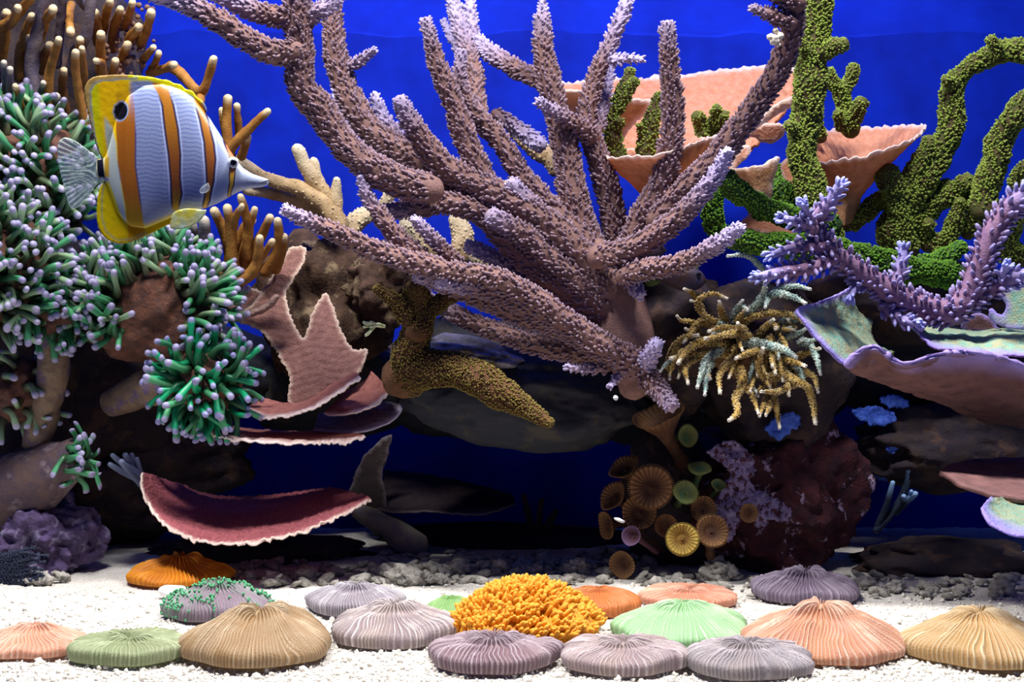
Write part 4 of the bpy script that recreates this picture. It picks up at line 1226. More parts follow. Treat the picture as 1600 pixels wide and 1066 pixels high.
# pale tan branch corals behind
tanb = mat('tan_branch', '#bda37a', '#a08560', tip='#f0e8cc', scale=80, bump=0.5, bscale=400, rough=0.7)
colony('tan_coral', 'pale tan branch coral pointing at the striped fish from the right', P(520, 350, 1.16), [
    ([(372, 252), (415, 278), (465, 295), (505, 318), (530, 350)], 9, 15, 1.12, 1.15),
    ([(385, 298), (425, 303), (465, 315), (500, 335)], 7, 12, 1.13, 1.16),
    ([(465, 234), (478, 262), (496, 290), (515, 320)], 10, 14, 1.13, 1.15, dict(tiplen=60, tip0=1.0)),
    ([(490, 252), (498, 280), (512, 310)], 7, 10, 1.14, 1.15),
    ([(526, 282), (524, 305), (526, 340)], 6, 13, 1.14, 1.15),
], tanb, dict(nub=(2.0, 2.0), dens=160, tiplen=40, tip0=0.8, wob=0.2, lean=0.2), s0=620)
colony('tan_coral', 'cream and tan coral stubs glimpsed behind the staghorn branches', P(660, 400, 1.2), [
    ([(612, 298), (604, 315), (598, 330)], 8, 12, 1.19, 1.2, dict(tip0=1.0)),
    ([(640, 352), (655, 365), (676, 390)], 18, 22, 1.2, 1.2, dict(tip0=1.0, tiplen=60)),
    ([(575, 335), (560, 345), (545, 360)], 14, 18, 1.18, 1.18),
    ([(716, 345), (722, 370), (718, 400)], 16, 18, 1.22, 1.22),
    ([(770, 305), (800, 310), (840, 318), (880, 330)], 12, 14, 1.22, 1.22),
    ([(770, 285), (790, 292), (830, 298)], 9, 11, 1.22, 1.22),
    ([(745, 400), (770, 415), (800, 435)], 14, 14, 1.2, 1.2),
    ([(790, 185), (815, 212), (850, 240)], 9, 16, 1.26, 1.26, dict(tip0=1.0, tiplen=40)),
    ([(835, 215), (850, 240), (870, 262)], 8, 14, 1.26, 1.26, dict(tip0=1.0, tiplen=30)),
], tanb, dict(nub=(3.0, 3.0), dens=60, tiplen=50, tip0=0.7, wob=0.25, lean=0.2), s0=640)

# ================================================================== PINK LEAF AND SHELF PLATES (left middle)
pink = mat('pink_plate', '#9a7068', '#865e58', tip='#e6ccb8', scale=150, bump=0.9, bscale=420, rough=0.75, trans=0.12)
pinkrim = mat('pink_shelf', '#c07f70', '#a86a62', tip='#fae9e2', scale=150, bump=0.9, bscale=420, rough=0.75, trans=0.2)
bowlm = mat('rose_bowl', '#b4666a', '#8e4a56', tip='#f3dccf', scale=330, bump=1.0, bscale=460, rough=0.75, trans=0.1)
tl = thing('leaf_plate_coral', 'upright pinkish brown leaf plate coral with notched lobes', 'coral', P(490, 640, 1.12))
wave = lambda x, y: 0.0005 * np.sin(y * 0.55 + 2.2 * np.sin(x * 0.08) + 0.03 * x)
patched('leaf', tl, pink, [(352, 492), (375, 488), (398, 470), (415, 445), (436, 415), (452, 388), (476, 387), (474, 410), (458, 436), (447, 462), (456, 498), (472, 528), (478, 520), (490, 484), (508, 458), (520, 478), (534, 518), (552, 545), (574, 546), (566, 575), (550, 600), (522, 618), (490, 638), (452, 630), (452, 590), (437, 560), (420, 532), (402, 514), (378, 505)],
        lambda x, y: 1.13 - 0.00028 * (y - 400) + 0.00012 * abs(x - 490), step=3.5, rim=6, rough=0.0005, seed=60, thick=0.004, ridge=wave)
patched('leaf', tl, pink, [(296, 412), (312, 412), (335, 432), (362, 455), (395, 450), (412, 462), (395, 478), (372, 492), (345, 492), (322, 478), (306, 450)], lambda x, y: 1.15 - 0.0002 * (y - 400), step=3.5, rim=6, rough=0.0006, seed=61, thick=0.004, ridge=wave)
tb = Tube(px_path([(432, 465), (420, 478), (400, 486), (378, 492)], 1.07, 1.08), np.array([5, 6, 6, 5]) * PX(1.07), 8, wob=0.3)
part('curled_edge', MB().add(tb.V, tb.T, tb.Q, .35), pink, tl)
t2 = thing('shelf_plate_coral', 'pink shelf plate with a pale frilled rim at the foot of the leaf plate', 'coral', P(470, 660, 1.06))
lofted('shelf', t2, pinkrim, [
    [(380, 638, 1.03), (410, 652, 1.01), (440, 650, 1.0), (470, 644, .995), (500, 632, .995), (530, 614, 1.0), (562, 590, 1.01)],
    [(395, 630, 1.05), (420, 636, 1.045), (445, 636, 1.04), (470, 632, 1.04), (497, 620, 1.04), (522, 602, 1.04), (556, 582, 1.035)],
    [(412, 622, 1.09), (430, 626, 1.09), (450, 628, 1.09), (470, 626, 1.09), (490, 618, 1.09), (512, 604, 1.085), (545, 586, 1.06)],
], nu=70, nv=24, thick=0.003, rimv=(0.0,), rimw=0.2, jag=0.0015, rough=0.001, rscale=150, seed=62)
lofted('shelf', t2, pinkrim, [
    [(505, 645, 1.05), (530, 648, 1.035), (560, 642, 1.03), (590, 630, 1.035), (612, 606, 1.05)],
    [(520, 632, 1.08), (545, 630, 1.07), (565, 624, 1.07), (588, 612, 1.07), (602, 602, 1.07)],
    [(540, 610, 1.10), (550, 606, 1.10), (562, 600, 1.10), (572, 592, 1.10), (580, 580, 1.10)],
], nu=50, nv=20, thick=0.003, rimv=(0.0,), rimw=0.15, jag=0.001, rough=0.001, rscale=150, seed=63)
t3 = thing('shelf_plate_coral', 'grey fan shaped plate under the pink shelf', 'coral', P(560, 680, 1.1))
lofted('shelf', t3, mat('grey_plate', '#8a8498', '#6d6a80', tip='#b8b2cc', scale=100, bump=.5, trans=.1), [
    [(632, 630, 1.07), (622, 652, 1.06), (590, 670, 1.06), (545, 678, 1.06), (490, 674, 1.07)],
    [(610, 632, 1.09), (595, 645, 1.085), (570, 656, 1.08), (535, 664, 1.08), (495, 666, 1.09)],
    [(570, 625, 1.12), (560, 634, 1.12), (545, 640, 1.12), (520, 648, 1.12), (498, 652, 1.12)],
], nu=50, nv=20, thick=0.003, rimv=(0.0,), rimw=0.15, rough=0.0008, seed=64)
t4 = thing('shelf_plate_coral', 'thin horizontal shelf plate with a pale ruffled edge above the rose bowl plate', 'coral', P(440, 695, 1.08))
lofted('shelf', t4, pinkrim, [
    [(304, 654, 1.04), (322, 672, 1.02), (350, 684, 1.0), (400, 690, .99), (450, 692, .985), (500, 692, .99), (545, 690, 1.0), (572, 682, 1.01)],
    [(312, 652, 1.06), (335, 664, 1.05), (365, 674, 1.045), (405, 679, 1.04), (450, 681, 1.035), (497, 681, 1.04), (535, 679, 1.04), (566, 678, 1.03)],
    [(330, 650, 1.11), (350, 660, 1.11), (380, 668, 1.11), (415, 672, 1.11), (450, 674, 1.11), (490, 674, 1.1), (520, 674, 1.09), (550, 676, 1.06)],
], nu=90, nv=22, thick=0.003, rimv=(0.0,), rimw=0.3, jag=0.002, rough=0.001, rscale=150, seed=65)
t5 = thing('bowl_plate_coral', 'rose coloured bowl plate with a white ruffled rim hanging low on the left', 'coral', P(420, 850, 1.08))
lofted('bowl', t5, bowlm, [
    [(222, 738, 1.05), (223, 768, 1.02), (248, 812, .99), (288, 838, .98), (335, 850, .975), (400, 847, .975), (460, 835, .98), (510, 816, .985), (550, 796, 1.0), (581, 779, 1.02)],
    [(240, 742, 1.08), (246, 768, 1.06), (272, 798, 1.04), (305, 815, 1.03), (345, 824, 1.03), (400, 822, 1.03), (452, 811, 1.03), (495, 796, 1.03), (530, 782, 1.04), (562, 772, 1.045)],
    [(262, 750, 1.12), (272, 765, 1.11), (295, 782, 1.10), (325, 794, 1.10), (360, 798, 1.10), (402, 796, 1.10), (442, 788, 1.10), (478, 778, 1.10), (510, 770, 1.10), (540, 766, 1.09)],
    [(290, 758, 1.16), (300, 764, 1.16), (320, 770, 1.17), (345, 774, 1.17), (372, 775, 1.17), (404, 774, 1.17), (434, 772, 1.17), (462, 768, 1.17), (490, 765, 1.16), (520, 762, 1.14)],
], nu=130, nv=44, thick=0.0028, rimv=(0.0,), rimw=0.06, jag=0.0025, rough=0.0013, rscale=420, seed=66)
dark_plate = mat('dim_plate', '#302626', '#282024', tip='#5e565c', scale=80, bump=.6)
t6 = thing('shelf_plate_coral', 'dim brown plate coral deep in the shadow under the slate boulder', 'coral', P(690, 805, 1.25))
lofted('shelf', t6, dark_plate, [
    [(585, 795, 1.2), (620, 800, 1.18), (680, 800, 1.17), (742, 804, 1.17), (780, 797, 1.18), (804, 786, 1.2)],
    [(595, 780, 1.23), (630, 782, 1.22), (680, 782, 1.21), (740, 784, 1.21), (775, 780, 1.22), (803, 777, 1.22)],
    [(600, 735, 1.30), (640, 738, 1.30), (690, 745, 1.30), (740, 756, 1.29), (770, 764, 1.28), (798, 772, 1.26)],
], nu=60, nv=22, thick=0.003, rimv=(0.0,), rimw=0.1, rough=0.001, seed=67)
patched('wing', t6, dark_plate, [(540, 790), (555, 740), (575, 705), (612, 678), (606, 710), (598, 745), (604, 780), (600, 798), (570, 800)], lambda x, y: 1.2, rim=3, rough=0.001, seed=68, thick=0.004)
# grey club shaped stub
tb = Tube(px_path([(650, 850), (625, 838), (600, 820), (560, 800)], 1.18, 1.2), np.array([20, 24, 18, 12]) * PX(1.19), 16, wob=0.15)
single('grey_stub', 'grey rounded coral stub lying under the rose bowl plate tip', 'coral', MB().add(tb.V, tb.T, tb.Q, 0), mat('stub', '#8a8474', '#75707a', scale=80, bump=.6))

# ================================================================== ALGAE COVERED ARM (middle)
SET_BACK = 0.09
arm_m = mat('algae_arm', '#5f4029', '#4a3222', tip='#847a38', scale=110, bump=.8, bscale=420, rough=0.9)
arm = thing('branching_coral', 'dead brown coral arm overgrown with gold and green algae below the staghorn', 'coral', P(630, 610, 1.06))
ak = dict(nub=(1.5, 4.0), dens=11, lean=0.2, tmpl=TUFT, tiplen=1, tipgain=0.8, wob=0.3, tip0=0.3)
for i, b in enumerate((
        ([(650, 455), (655, 490), (645, 535), (638, 565), (645, 585)], 20, 28, 1.05, 1.07), ([(712, 462), (690, 472), (665, 492), (650, 520)], 9, 18, 1.06, 1.05), ([(588, 450), (605, 462), (625, 478), (642, 500)], 6, 15, 1.04, 1.05),
        ([(859, 661), (825, 640), (780, 612), (730, 585), (680, 575), (630, 590)], 7, 34, 1.01, 1.07))):
    k2 = dict(ak)
    branch(arm, b[0], b[1], b[2], b[3], b[4], arm_m, 0.2, seed=660 + i, **k2)
mb = MB()
for k in range(12):
    g = np.random.default_rng(k)
    tb = Tube(px_path([(g.uniform(568, 580), g.uniform(498, 524)), (588, 508), (600, 510)], 1.02, 1.04), np.array([2.5, 3, 3]) * PX(1.03), 6)
    mb.add(tb.V, tb.T, tb.Q, 0)
part('polyp_tuft', mb, mat('pale_tuft', '#d8dcc0', '#b0c088', bump=.3), arm, 'pale yellow green tuft of short polyps')
rock('reef_rock', 'pale lilac topped rock slab above the algae covered arm', mat('rock_pale', '#8c88a0', '#6a6a78', third='#4a4438', scale=70, bump=.9, bscale=260, third_scale=40), 720, 556, 1.13, 100, 26, 0.035, 21, 0.3, rot=-0.1)

# ================================================================== GREEN TENTACLE CORALS (left)
SET_BACK = 0.19
ten_g = mat('tentacle_green', '#2a5a3c', '#3f5a3a', mid='#58b07c', tip='#b0aad2', scale=60, bump=0.0, rough=0.35, trans=0.3, spec=0.5)
ten_b = mat('tentacle_olive', '#4e5a3c', '#5e5240', mid='#a4c89c', tip='#c4bfe0', scale=60, bump=0.0, rough=0.35, trans=0.3, spec=0.5)
ten_v = mat('tentacle_vivid', '#0f6a44', '#1a5a3c', mid='#1fb57c', tip='#a9a8dc', scale=60, bump=0.0, rough=0.35, trans=0.3, spec=0.5)
flesh = mat('coral_flesh', '#6b4434', '#4f3630', scale=120, bump=.8, bscale=260, rough=0.7)
stalk_d = mat('coral_stalk_dark', '#5f4c48', '#4a3e4c', third='#7a6a70', third_scale=40, scale=70, bump=.7, bscale=260, rough=0.8)
stalk_m = mat('coral_stalk', '#907a62', '#6c5a4e', third='#6a5a78', third_scale=40, scale=70, bump=.7, bscale=260, rough=0.8)


def tent_mesh(name, m, seed, bend):
    """one unit-long tentacle with a swollen tip, rooted at the origin, growing along +Z"""
    g = np.random.default_rng(seed)
    z = np.linspace(1, 0, 7)
    a = g.uniform(0, 6.28)
    off = bend * (z ** 2)
    w = 0.06 * np.sin(z * 5 + g.uniform(0, 6))
    pts = np.stack([off * math.cos(a) + w, off * math.sin(a), z], 1)
    rad = np.array([0.10, 0.098, 0.082, 0.088, 0.105, 0.125, 0.15])
    tb = Tube(pts, rad, 8, step=0.11, tiplen=0.0)
    ss = np.repeat(tb.s, 8)
    tip = 0.62 * sstep(1.0, 0.12, ss) + 0.38 * sstep(0.05, 0.01, ss)
    tip = np.concatenate([tip, [1, 0]])
    return MB().add(tb.V, tb.T, tb.Q, tip).mesh(name, m)


TM = {m: [tent_mesh('tentacle', m, i * 7 + 1, b) for i, b in enumerate((0.1, 0.25, 0.4, 0.3, 0.5, 0.15))] for m in (ten_g, ten_b, ten_v)}


def tentacle_colony(label, px, py, d, rx, ry, rd, n, m, length, cone, seed, droop=0.1, hole=None, m2=None, stalk=None, keep=None):
    """a fleshy dome with many separate tentacles; keep(x, y) picks where on the dome, in pixels, they grow"""
    g = np.random.default_rng(seed)
    k = PX(d)
    c = P(px, py, d)
    t = thing('tentacle_coral', label, 'coral', c - np.array([0, 0, ry * k]), 'green tentacled corals on the left')
    V, T = blob(c, (rx * k * .82, rd * .82, ry * k * .82), 0.14, 2.4, seed, 4, 4)
    part('flesh', MB().add(V, T), flesh, t)
    base = wloc(t)
    cnt, tries = 0, 0
    pts = []
    while cnt < n and tries < 40000:
        tries += 1
        v = norm(g.normal(0, 1, 3))
        if v[1] > 0.35 or v @ norm(np.array(cone[:3], float)) < cone[3]:
            continue
        p = c + v * np.array([rx * k * .8, rd * .8, ry * k * .8])
        x, y = px + (p[0] - c[0]) / k, py - (p[2] - c[2]) / k
        if keep and not keep(x, y):
            continue
        if hole and ((x - hole[0]) / hole[2]) ** 2 + ((y - hole[1]) / hole[3]) ** 2 < 1:
            continue
        if any(((p - q) ** 2).sum() < (6.0 * k) ** 2 for q in pts):
            if tries < 30000:
                continue
        pts.append(p)
        nrm = norm(v / np.array([rx * k, rd, ry * k]))
        dr = norm(nrm + np.array([0, -0.12, -droop]) + g.normal(0, 0.22, 3))
        L = length * k * g.uniform(0.75, 1.25)
        W = g.uniform(44, 60) * k       # tentacle girth scale
        mm = m if (m2 is None or g.random() < 0.6) else m2
        o = bpy.data.objects.new('tentacle', TM[mm][g.integers(0, 6)])
        COL.objects.link(o)
        o.parent = t
        q = Vector(dr).to_track_quat('Z', 'Y')
        o.matrix_local = Matrix.Translation(Vector(p - base)) @ q.to_matrix().to_4x4() @ Matrix.Rotation(g.uniform(0, 6.28), 4, 'Z') @ Matrix.Diagonal((W, W, L, 1))
        cnt += 1
    if stalk:
        sp, sr = stalk
        tb = Tube(px_path(sp, sp[0][2], sp[-1][2]), np.array(sr) * k, 18, wob=0.18, seed=seed)
        part('stalk', MB().add(tb.V, tb.T, tb.Q, 0), stalk_d if seed == 77 else stalk_m, t)
    return t


tentacle_colony('largest green tentacled coral with lilac tips crowding the left edge under the brown fingers', 30, 290, 1.08, 125, 135, 0.055, 300, ten_b, 46, (0.2, -0.75, 0.45, -0.15), 71, m2=ten_g, droop=-0.45)
tentacle_colony('green tentacled coral bulging from the left edge below the tail of the striped fish', -10, 420, 1.02, 95, 115, 0.045, 200, ten_b, 46, (0.5, -0.8, 0.2, 0.0), 72, m2=ten_g, droop=-0.3)
tentacle_colony('broad green tentacled coral with a bare brown middle below the striped fish', 235, 480, 1.07, 130, 108, 0.05, 285, ten_g, 44, (0.1, -0.7, 0.5, -0.2), 73, hole=(255, 490, 52, 55), m2=ten_b, droop=-0.35,
                keep=lambda x, y: not (x < 300 and y > 525))
tentacle_colony('vivid emerald tentacled coral on a pale stalk right of the dark gap', 318, 598, 1.02, 72, 62, 0.04, 95, ten_v, 40, (0.3, -0.8, 0.0, -0.1), 74, m2=ten_g, droop=0.15,
                stalk=([(275, 600, 1.05), (230, 606, 1.08), (180, 628, 1.1)], [30, 32, 24]))
tentacle_colony('dark green tentacled coral clump on the tan stalk at the left edge', 80, 480, 1.05, 62, 50, 0.035, 50, ten_g, 40, (0.3, -0.85, 0.0, -0.1), 75, droop=0.2,
                stalk=([(80, 520, 1.06), (86, 575, 1.06), (72, 640, 1.07), (60, 690, 1.08)], [26, 24, 22, 24]))
tentacle_colony('shadowed sparse tentacled coral at the left edge below the tan stalk', 30, 610, 1.08, 62, 62, 0.04, 34, ten_b, 30, (0.3, -0.85, -0.1, -0.1), 76, droop=0.2)
tentacle_colony('nearly closed coral head with few green tentacles on thick stalk above purple rock', 118, 720, 1.06, 26, 34, 0.025, 22, ten_g, 22, (0.9, -0.4, 0.0, 0.1), 77, droop=0.2,
                stalk=([(108, 720, 1.06), (60, 742, 1.07), (-20, 775, 1.08)], [36, 55, 62]))
# blue grey finger sprig
colony('finger_sprig', 'small blue grey finger coral sprig left of the rose bowl plate', P(222, 760, 1.1), [
    ([(176, 712), (192, 725), (210, 738), (222, 756)], 4, 8, 1.07, 1.1), ([(172, 726), (190, 736), (212, 746)], 4, 7, 1.07, 1.09), ([(196, 712), (204, 728), (216, 748)], 5, 7, 1.08, 1.1), ([(206, 711), (210, 728), (218, 748)], 4, 7, 1.09, 1.1), ([(214, 718), (218, 735), (222, 752)], 4, 6, 1.09, 1.1), ([(190, 722), (204, 738), (216, 750)], 5, 7, 1.06, 1.09),
], mat('sprig', '#66708f', '#56607f', tip='#8c98b8', scale=80, bump=.3), dict(nub=None, tiplen=20, wob=0.05, seg=8), s0=700)
# dark feathery worm fan on the sand at the left edge
fw = thing('feather_worm', 'dark blue grey feathery tuft on the sand at the left edge', 'worm', P(-10, 915, 1.02))
fm = mat('feather', '#3a4258', '#2e3448', scale=90, bump=.4)
for i in range(16):
    g = np.random.default_rng(800 + i)
    yy = 862 + i * 3.4
    branch(fw, [(g.uniform(40, 72), yy + g.uniform(-6, 6)), (25, yy + g.uniform(-2, 4)), (-10, 890 + (i - 8) * 2.0)], 1.5, 3.5, 1.0, 1.02, fm, 0.0, nub=(1.0, 5.0), dens=22, lean=0.6, tmpl=TUFT, seed=810 + i, name='plume', seg=6)
SET_BACK = 0.0

# ================================================================== MUSHROOM PLATE CORALS ON THE SAND
def fungia(label, px, front_y, wpx, top_y, mouth, a, b, crest, seed, ridges=84, peak=1.6, amp=0.028, tentacles=0, granules=None, tilt=0.0, depth_ratio=0.95, rimh=0.2, slit=True, m_bump=0.35, trans=0.12, humps=0.0):
    d_f = ground_d(front_y)
    R = wpx / 2 * PX(d_f + 0.02)
    for _ in range(3):
        dc = d_f + R * depth_ratio
        R = wpx / 2 * PX(dc)
    c = np.array([(px - 800) / FPX * dc, dc, 0.0])
    ztop = EYE + (533 - top_y) / FPX * dc
    hmax = max(ztop, 0.010)
    edge = min(rimh * hmax + 0.003, 0.010)
    nr_, N = 40, ridges
    na = N * 6
    th = np.linspace(0, 2 * math.pi, na, endpoint=False)
    g = np.random.default_rng(seed)
    rr = np.concatenate([np.linspace(0.015, 0.93, nr_ - 10), np.array([0.955, 0.975, 0.99, 1.0, 1.0, 0.995, 0.985, 0.97, 0.95, 0.9])])
    zz = np.concatenate([np.full(nr_ - 10, 1.0), np.array([0.97, 0.93, 0.85, 0.72, 0.5, 0.3, 0.15, 0.05, 0.0, -0.02])])
    RR, TH = np.meshgrid(rr, th, indexing='ij')
    ZZ = np.repeat(zz[:, None], na, 1)
    q = np.stack([np.cos(TH).ravel() * RR.ravel(), np.sin(TH).ravel() * RR.ravel(), 0 * TH.ravel()], 1)
    w1 = vnoise(q, 2.4, seed).reshape(RR.shape)
    w2 = vnoise(q, 6.0, seed + 4).reshape(RR.shape)
    lobes = 1 + 0.035 * np.sin(3 * TH + seed) + 0.03 * np.sin(5 * TH + 2 * seed) + 0.012 * np.sin(9 * TH)
    THw = TH + 0.16 * w1 * RR ** 0.7 + 0.035 * w2 * (1 - 0.6 * RR)
    s = THw * N / (2 * math.pi)
    hr = hsh(np.floor(s).astype(np.int64) % N, np.zeros(s.shape, int), np.zeros(s.shape, int), seed)      # each ridge its own height
    hr2 = hsh((np.floor(s / 2).astype(np.int64)) % (N // 2), np.ones(s.shape, int), np.zeros(s.shape, int), seed)
    tri = 1 - np.abs(2 * (s % 1.0) - 1)
    major = 1 - np.abs(2 * ((s / 2) % 1.0) - 1)
    prof = sstep(0.35, 0.95, tri)
    sel = sstep(0.35, 0.6, RR)
    big = sstep(0.25, 0.9, major ** 1.3)
    rid = prof * sel * (0.72 + 0.28 * hr) + big * (1 - sel) * (0.75 + 0.25 * hr2)
    rid = rid * (0.8 + 0.35 * w2)
    dome = (1 - RR ** peak)
    dome = dome * (1 + humps * np.sin(4 * TH + seed) * RR * (1 - RR) * 4)
    Z = edge * np.where(ZZ < 1, ZZ, 1.0) + (hmax - edge) * np.clip(dome, 0, 1) * np.where(ZZ < 0.9, 1.0, 1.0)
    A = 2.1 * amp * R * (0.35 + 0.65 * np.minimum(1, RR / 0.2)) * (1 + 0.7 * np.exp(-((RR - 0.3) / 0.16) ** 2)) * np.where(ZZ < 0.6, 0.7, 1.0)
    outw = sstep(0.9, 1.0, RR)
    Z = Z + rid * A * (1 - outw * 0.7)
    rad = RR * R * lobes + rid * A * outw
    X = np.cos(TH) * rad
    Y = np.sin(TH) * rad * depth_ratio
    if slit:
        ca, sa = math.cos(mouth), math.sin(mouth)
        lx = (X * ca + Y * sa) / R
        ly = (-X * sa + Y * ca) / R
        Z = Z - 0.16 * hmax * np.exp(-(lx / 0.20) ** 2 - (ly / 0.045) ** 2)
    Z = Z + tilt * X / R * hmax
    low = fbm(q, 1.7, seed + 8, 2).reshape(RR.shape)
    Z = Z + 0.10 * hmax * low * np.where(ZZ < 0.9, ZZ, 1.0) * RR
    Z = np.maximum(Z, -0.006)
    V = np.stack([X.ravel() + c[0], Y.ravel() + c[1], Z.ravel()], 1)
    i = np.arange(nr_ - 1)[:, None] * na
    j = np.arange(na)[None]
    k = (j + 1) % na
    Q = np.stack([i + j, i + na + j, i + na + k, i + k], -1).reshape(-1, 4)
    Tt = np.array([(0, x, x + 1) for x in range(1, na - 1)])
    m = mat('mushroom_%d' % seed, a, b, tip=crest, scale=45, bump=m_bump, bscale=700, rough=0.55, trans=trans, spec=0.35)
    t = thing('mushroom_coral', label, 'coral', (c[0], c[1], 0), 'mushroom plate corals on the sand')
    part('body', MB().add(V, Tt, Q, np.clip(rid.ravel(), 0, 1) ** 1.4), m, t)
    if granules:
        gm_ = mat('granule_%d' % seed, granules, granules, bump=.2, rough=.4, trans=.2)
        wt = RR.ravel() ** 1.2
        idx = g.choice(len(V), 3000, p=wt / wt.sum())
        idx = idx[(rid.ravel()[idx] > 0.5) & (RR.ravel()[idx] > 0.2) & (RR.ravel()[idx] < 1.0)]
        mb = MB()
        scatter(mb, NUB2, V[idx], norm(np.array([[0, -0.2, 1.0]]) + g.normal(0, .25, (len(idx), 3))), 0.0011, 0.0022, 0.0, 0.0)
        part('granules', mb, gm_, t, 'bright granules along the ridge crests')
    if tentacles:
        mb = MB()
        long_t = nub_template(6, ((0.8, 0.0), (1.0, 0.35), (0.85, 0.7), (0.5, 0.93)))
        n = tentacles
        rr_ = np.sqrt(g.uniform(0.01, 1.0, n))
        aa = g.uniform(0, 6.283, n)
        hz = edge + (hmax - edge) * (1 - rr_ ** peak)
        pos = np.stack([c[0] + np.cos(aa) * rr_ * R, c[1] + np.sin(aa) * rr_ * R * depth_ratio, hz - 0.002], 1)
        slope = (hmax - edge) / R * peak * rr_ ** (peak - 1)
        dr = np.stack([np.cos(aa) * slope, np.sin(aa) * slope, np.ones(n)], 1)
        dr = norm(norm(dr) + np.array([[0.45, -0.1, 0.1]]) + g.normal(0, 0.25, (n, 3)))
        scatter(mb, long_t, pos, dr, g.uniform(0.0016, 0.0026, n), g.uniform(0.006, 0.011, n), 0.0, 0.9)
        part('tentacles', mb, m, t, 'short blunt translucent tentacles')['kind'] = 'stuff'
    if slit:
        # the mouth in the middle of the top
        V2, T2 = blob((c[0], c[1], hmax * 0.86 + amp * R * 0.2), (0.13 * R, 0.035 * R, 0.05 * hmax + 0.001), 0.1, 2, seed, 2, 2)
        ca, sa = math.cos(mouth), math.sin(mouth)
        dx, dy = V2[:, 0] - c[0], V2[:, 1] - c[1]
        V2[:, 0], V2[:, 1] = c[0] + dx * ca - dy * sa, c[1] + dx * sa + dy * ca
        part('mouth', MB().add(V2, T2, None, 0.25), m, t)
    return t


fungia('deep orange mushroom coral lying farthest back on the left sand', 280, 920, 156, 871, 1.2, '#b8690f', '#c9780f', '#f2a52a', 1, peak=1.4, ridges=64, humps=0.25, amp=0.035)
fungia('green speckled mauve mushroom coral in front of the deep orange one', 340, 976, 164, 915, 0.3, '#7d6a78', '#8a7484', '#8fb09a', 2, granules='#62b884', amp=0.035, peak=2.2, rimh=0.5)
fungia('pale peach mushroom coral cut by the left edge', 55, 1034, 165, 975, 1.3, '#cc9478', '#c48a70', '#f0ccb6', 3, peak=1.2, ridges=60, amp=0.03)
fungia('flat olive green mushroom coral beside the left peach one', 204, 1045, 176, 997, 0.2, '#7d8a62', '#8a926e', '#b8c49c', 4, peak=3.0, rimh=0.6, amp=0.025)
fungia('large domed tan mushroom coral in front on the left', 404, 1050, 232, 950, 1.5, '#8f7048', '#957a5a', '#d0bd9e', 5, peak=2.0, amp=0.022, ridges=96, rimh=0.28, humps=0.12)
fungia('grey white mushroom coral behind the pale grey one left of centre', 556, 967, 146, 916, 1.0, '#7d7480', '#90868c', '#cfccd2', 6, peak=1.8, amp=0.04, rimh=0.4)
fungia('pale grey ridged mushroom coral just left of the yellow one', 615, 1019, 194, 945, 0.7, '#97877f', '#8a7a80', '#e6dcda', 7, peak=1.7, amp=0.035, rimh=0.35)
fungia('small lime green mushroom coral half hidden behind the yellow one', 705, 972, 80, 932, 0.4, '#6f9a5a', '#82a868', '#a8cf88', 8, peak=2.0, ridges=60)
fungia('bright yellow orange mushroom coral covered in short tentacles', 822, 1018, 228, 912, 0.5, '#e08a08', '#e89a10', '#ffc24a', 9, peak=1.9, tentacles=1300, amp=0.02, trans=0.3, slit=False)
fungia('rust orange mushroom coral behind the yellow one on its right', 935, 968, 132, 920, 0.2, '#b2622e', '#c06c36', '#e09560', 10, peak=2.4, rimh=0.5, ridges=90, amp=0.02)
fungia('low peach mushroom coral behind the mint green one', 1076, 955, 148, 926, 0.2, '#c4826a', '#b8785e', '#eab8a0', 11, peak=2.6, rimh=0.5, ridges=90, amp=0.022)
fungia('mint green mushroom coral in the right middle of the sand', 1066, 1017, 208, 940, 0.6, '#98c490', '#8fbc88', '#d0ecc4', 12, peak=1.5, ridges=80, amp=0.022, trans=0.2)
fungia('dark mauve mushroom coral at the front centre under the yellow one', 770, 1058, 200, 1000, 0.4, '#6f5760', '#7d6468', '#c3b4bc', 13, peak=2.4, amp=0.038, rimh=0.5, ridges=76)
fungia('pale mauve grey mushroom coral at the front right of centre', 974, 1061, 196, 1004, 1.4, '#97847e', '#8c7a80', '#cfc2c2', 14, peak=2.4, amp=0.03, rimh=0.5, ridges=88)
fungia('grey green tinged mushroom coral at the front edge before the peach dome', 1168, 1068, 192, 1006, 0.2, '#8d8280', '#7f7a80', '#c6bcc0', 15, peak=2.3, amp=0.032, rimh=0.45, ridges=80)
fungia('dark violet mushroom coral lying alone at the back right', 1258, 948, 160, 893, 0.8, '#5e5064', '#6a5c6c', '#a89cb0', 16, peak=1.5, amp=0.04, rimh=0.45, ridges=70)
fungia('large peach orange domed mushroom coral right of the mint green one', 1284, 1045, 246, 940, 1.2, '#b8805e', '#b07a62', '#ecccb6', 17, peak=1.25, amp=0.03, ridges=84, rimh=0.2)
fungia('large sandy yellow domed mushroom coral at the right edge', 1530, 1052, 236, 953, 0.9, '#b08c5c', '#a88654', '#e4d2ae', 18, peak=1.6, amp=0.022, ridges=90, rimh=0.25)

# white shell half against the deep orange coral
V, T = blob((P(265, 920, 1.13)[0], ground_d(930), 0.003), (0.013, 0.008, 0.006), 0.12, 1.5, 5, 3, 2)
single('white_shell', 'smooth white shell fragment leaning on the deep orange mushroom coral', 'shell', MB().add(V, T), mat('shell', '#f2f0ee', '#e6e6ea', bump=0.1, rough=.4))

# ================================================================== STRIPED BUTTERFLY FISH
FD = 0.93


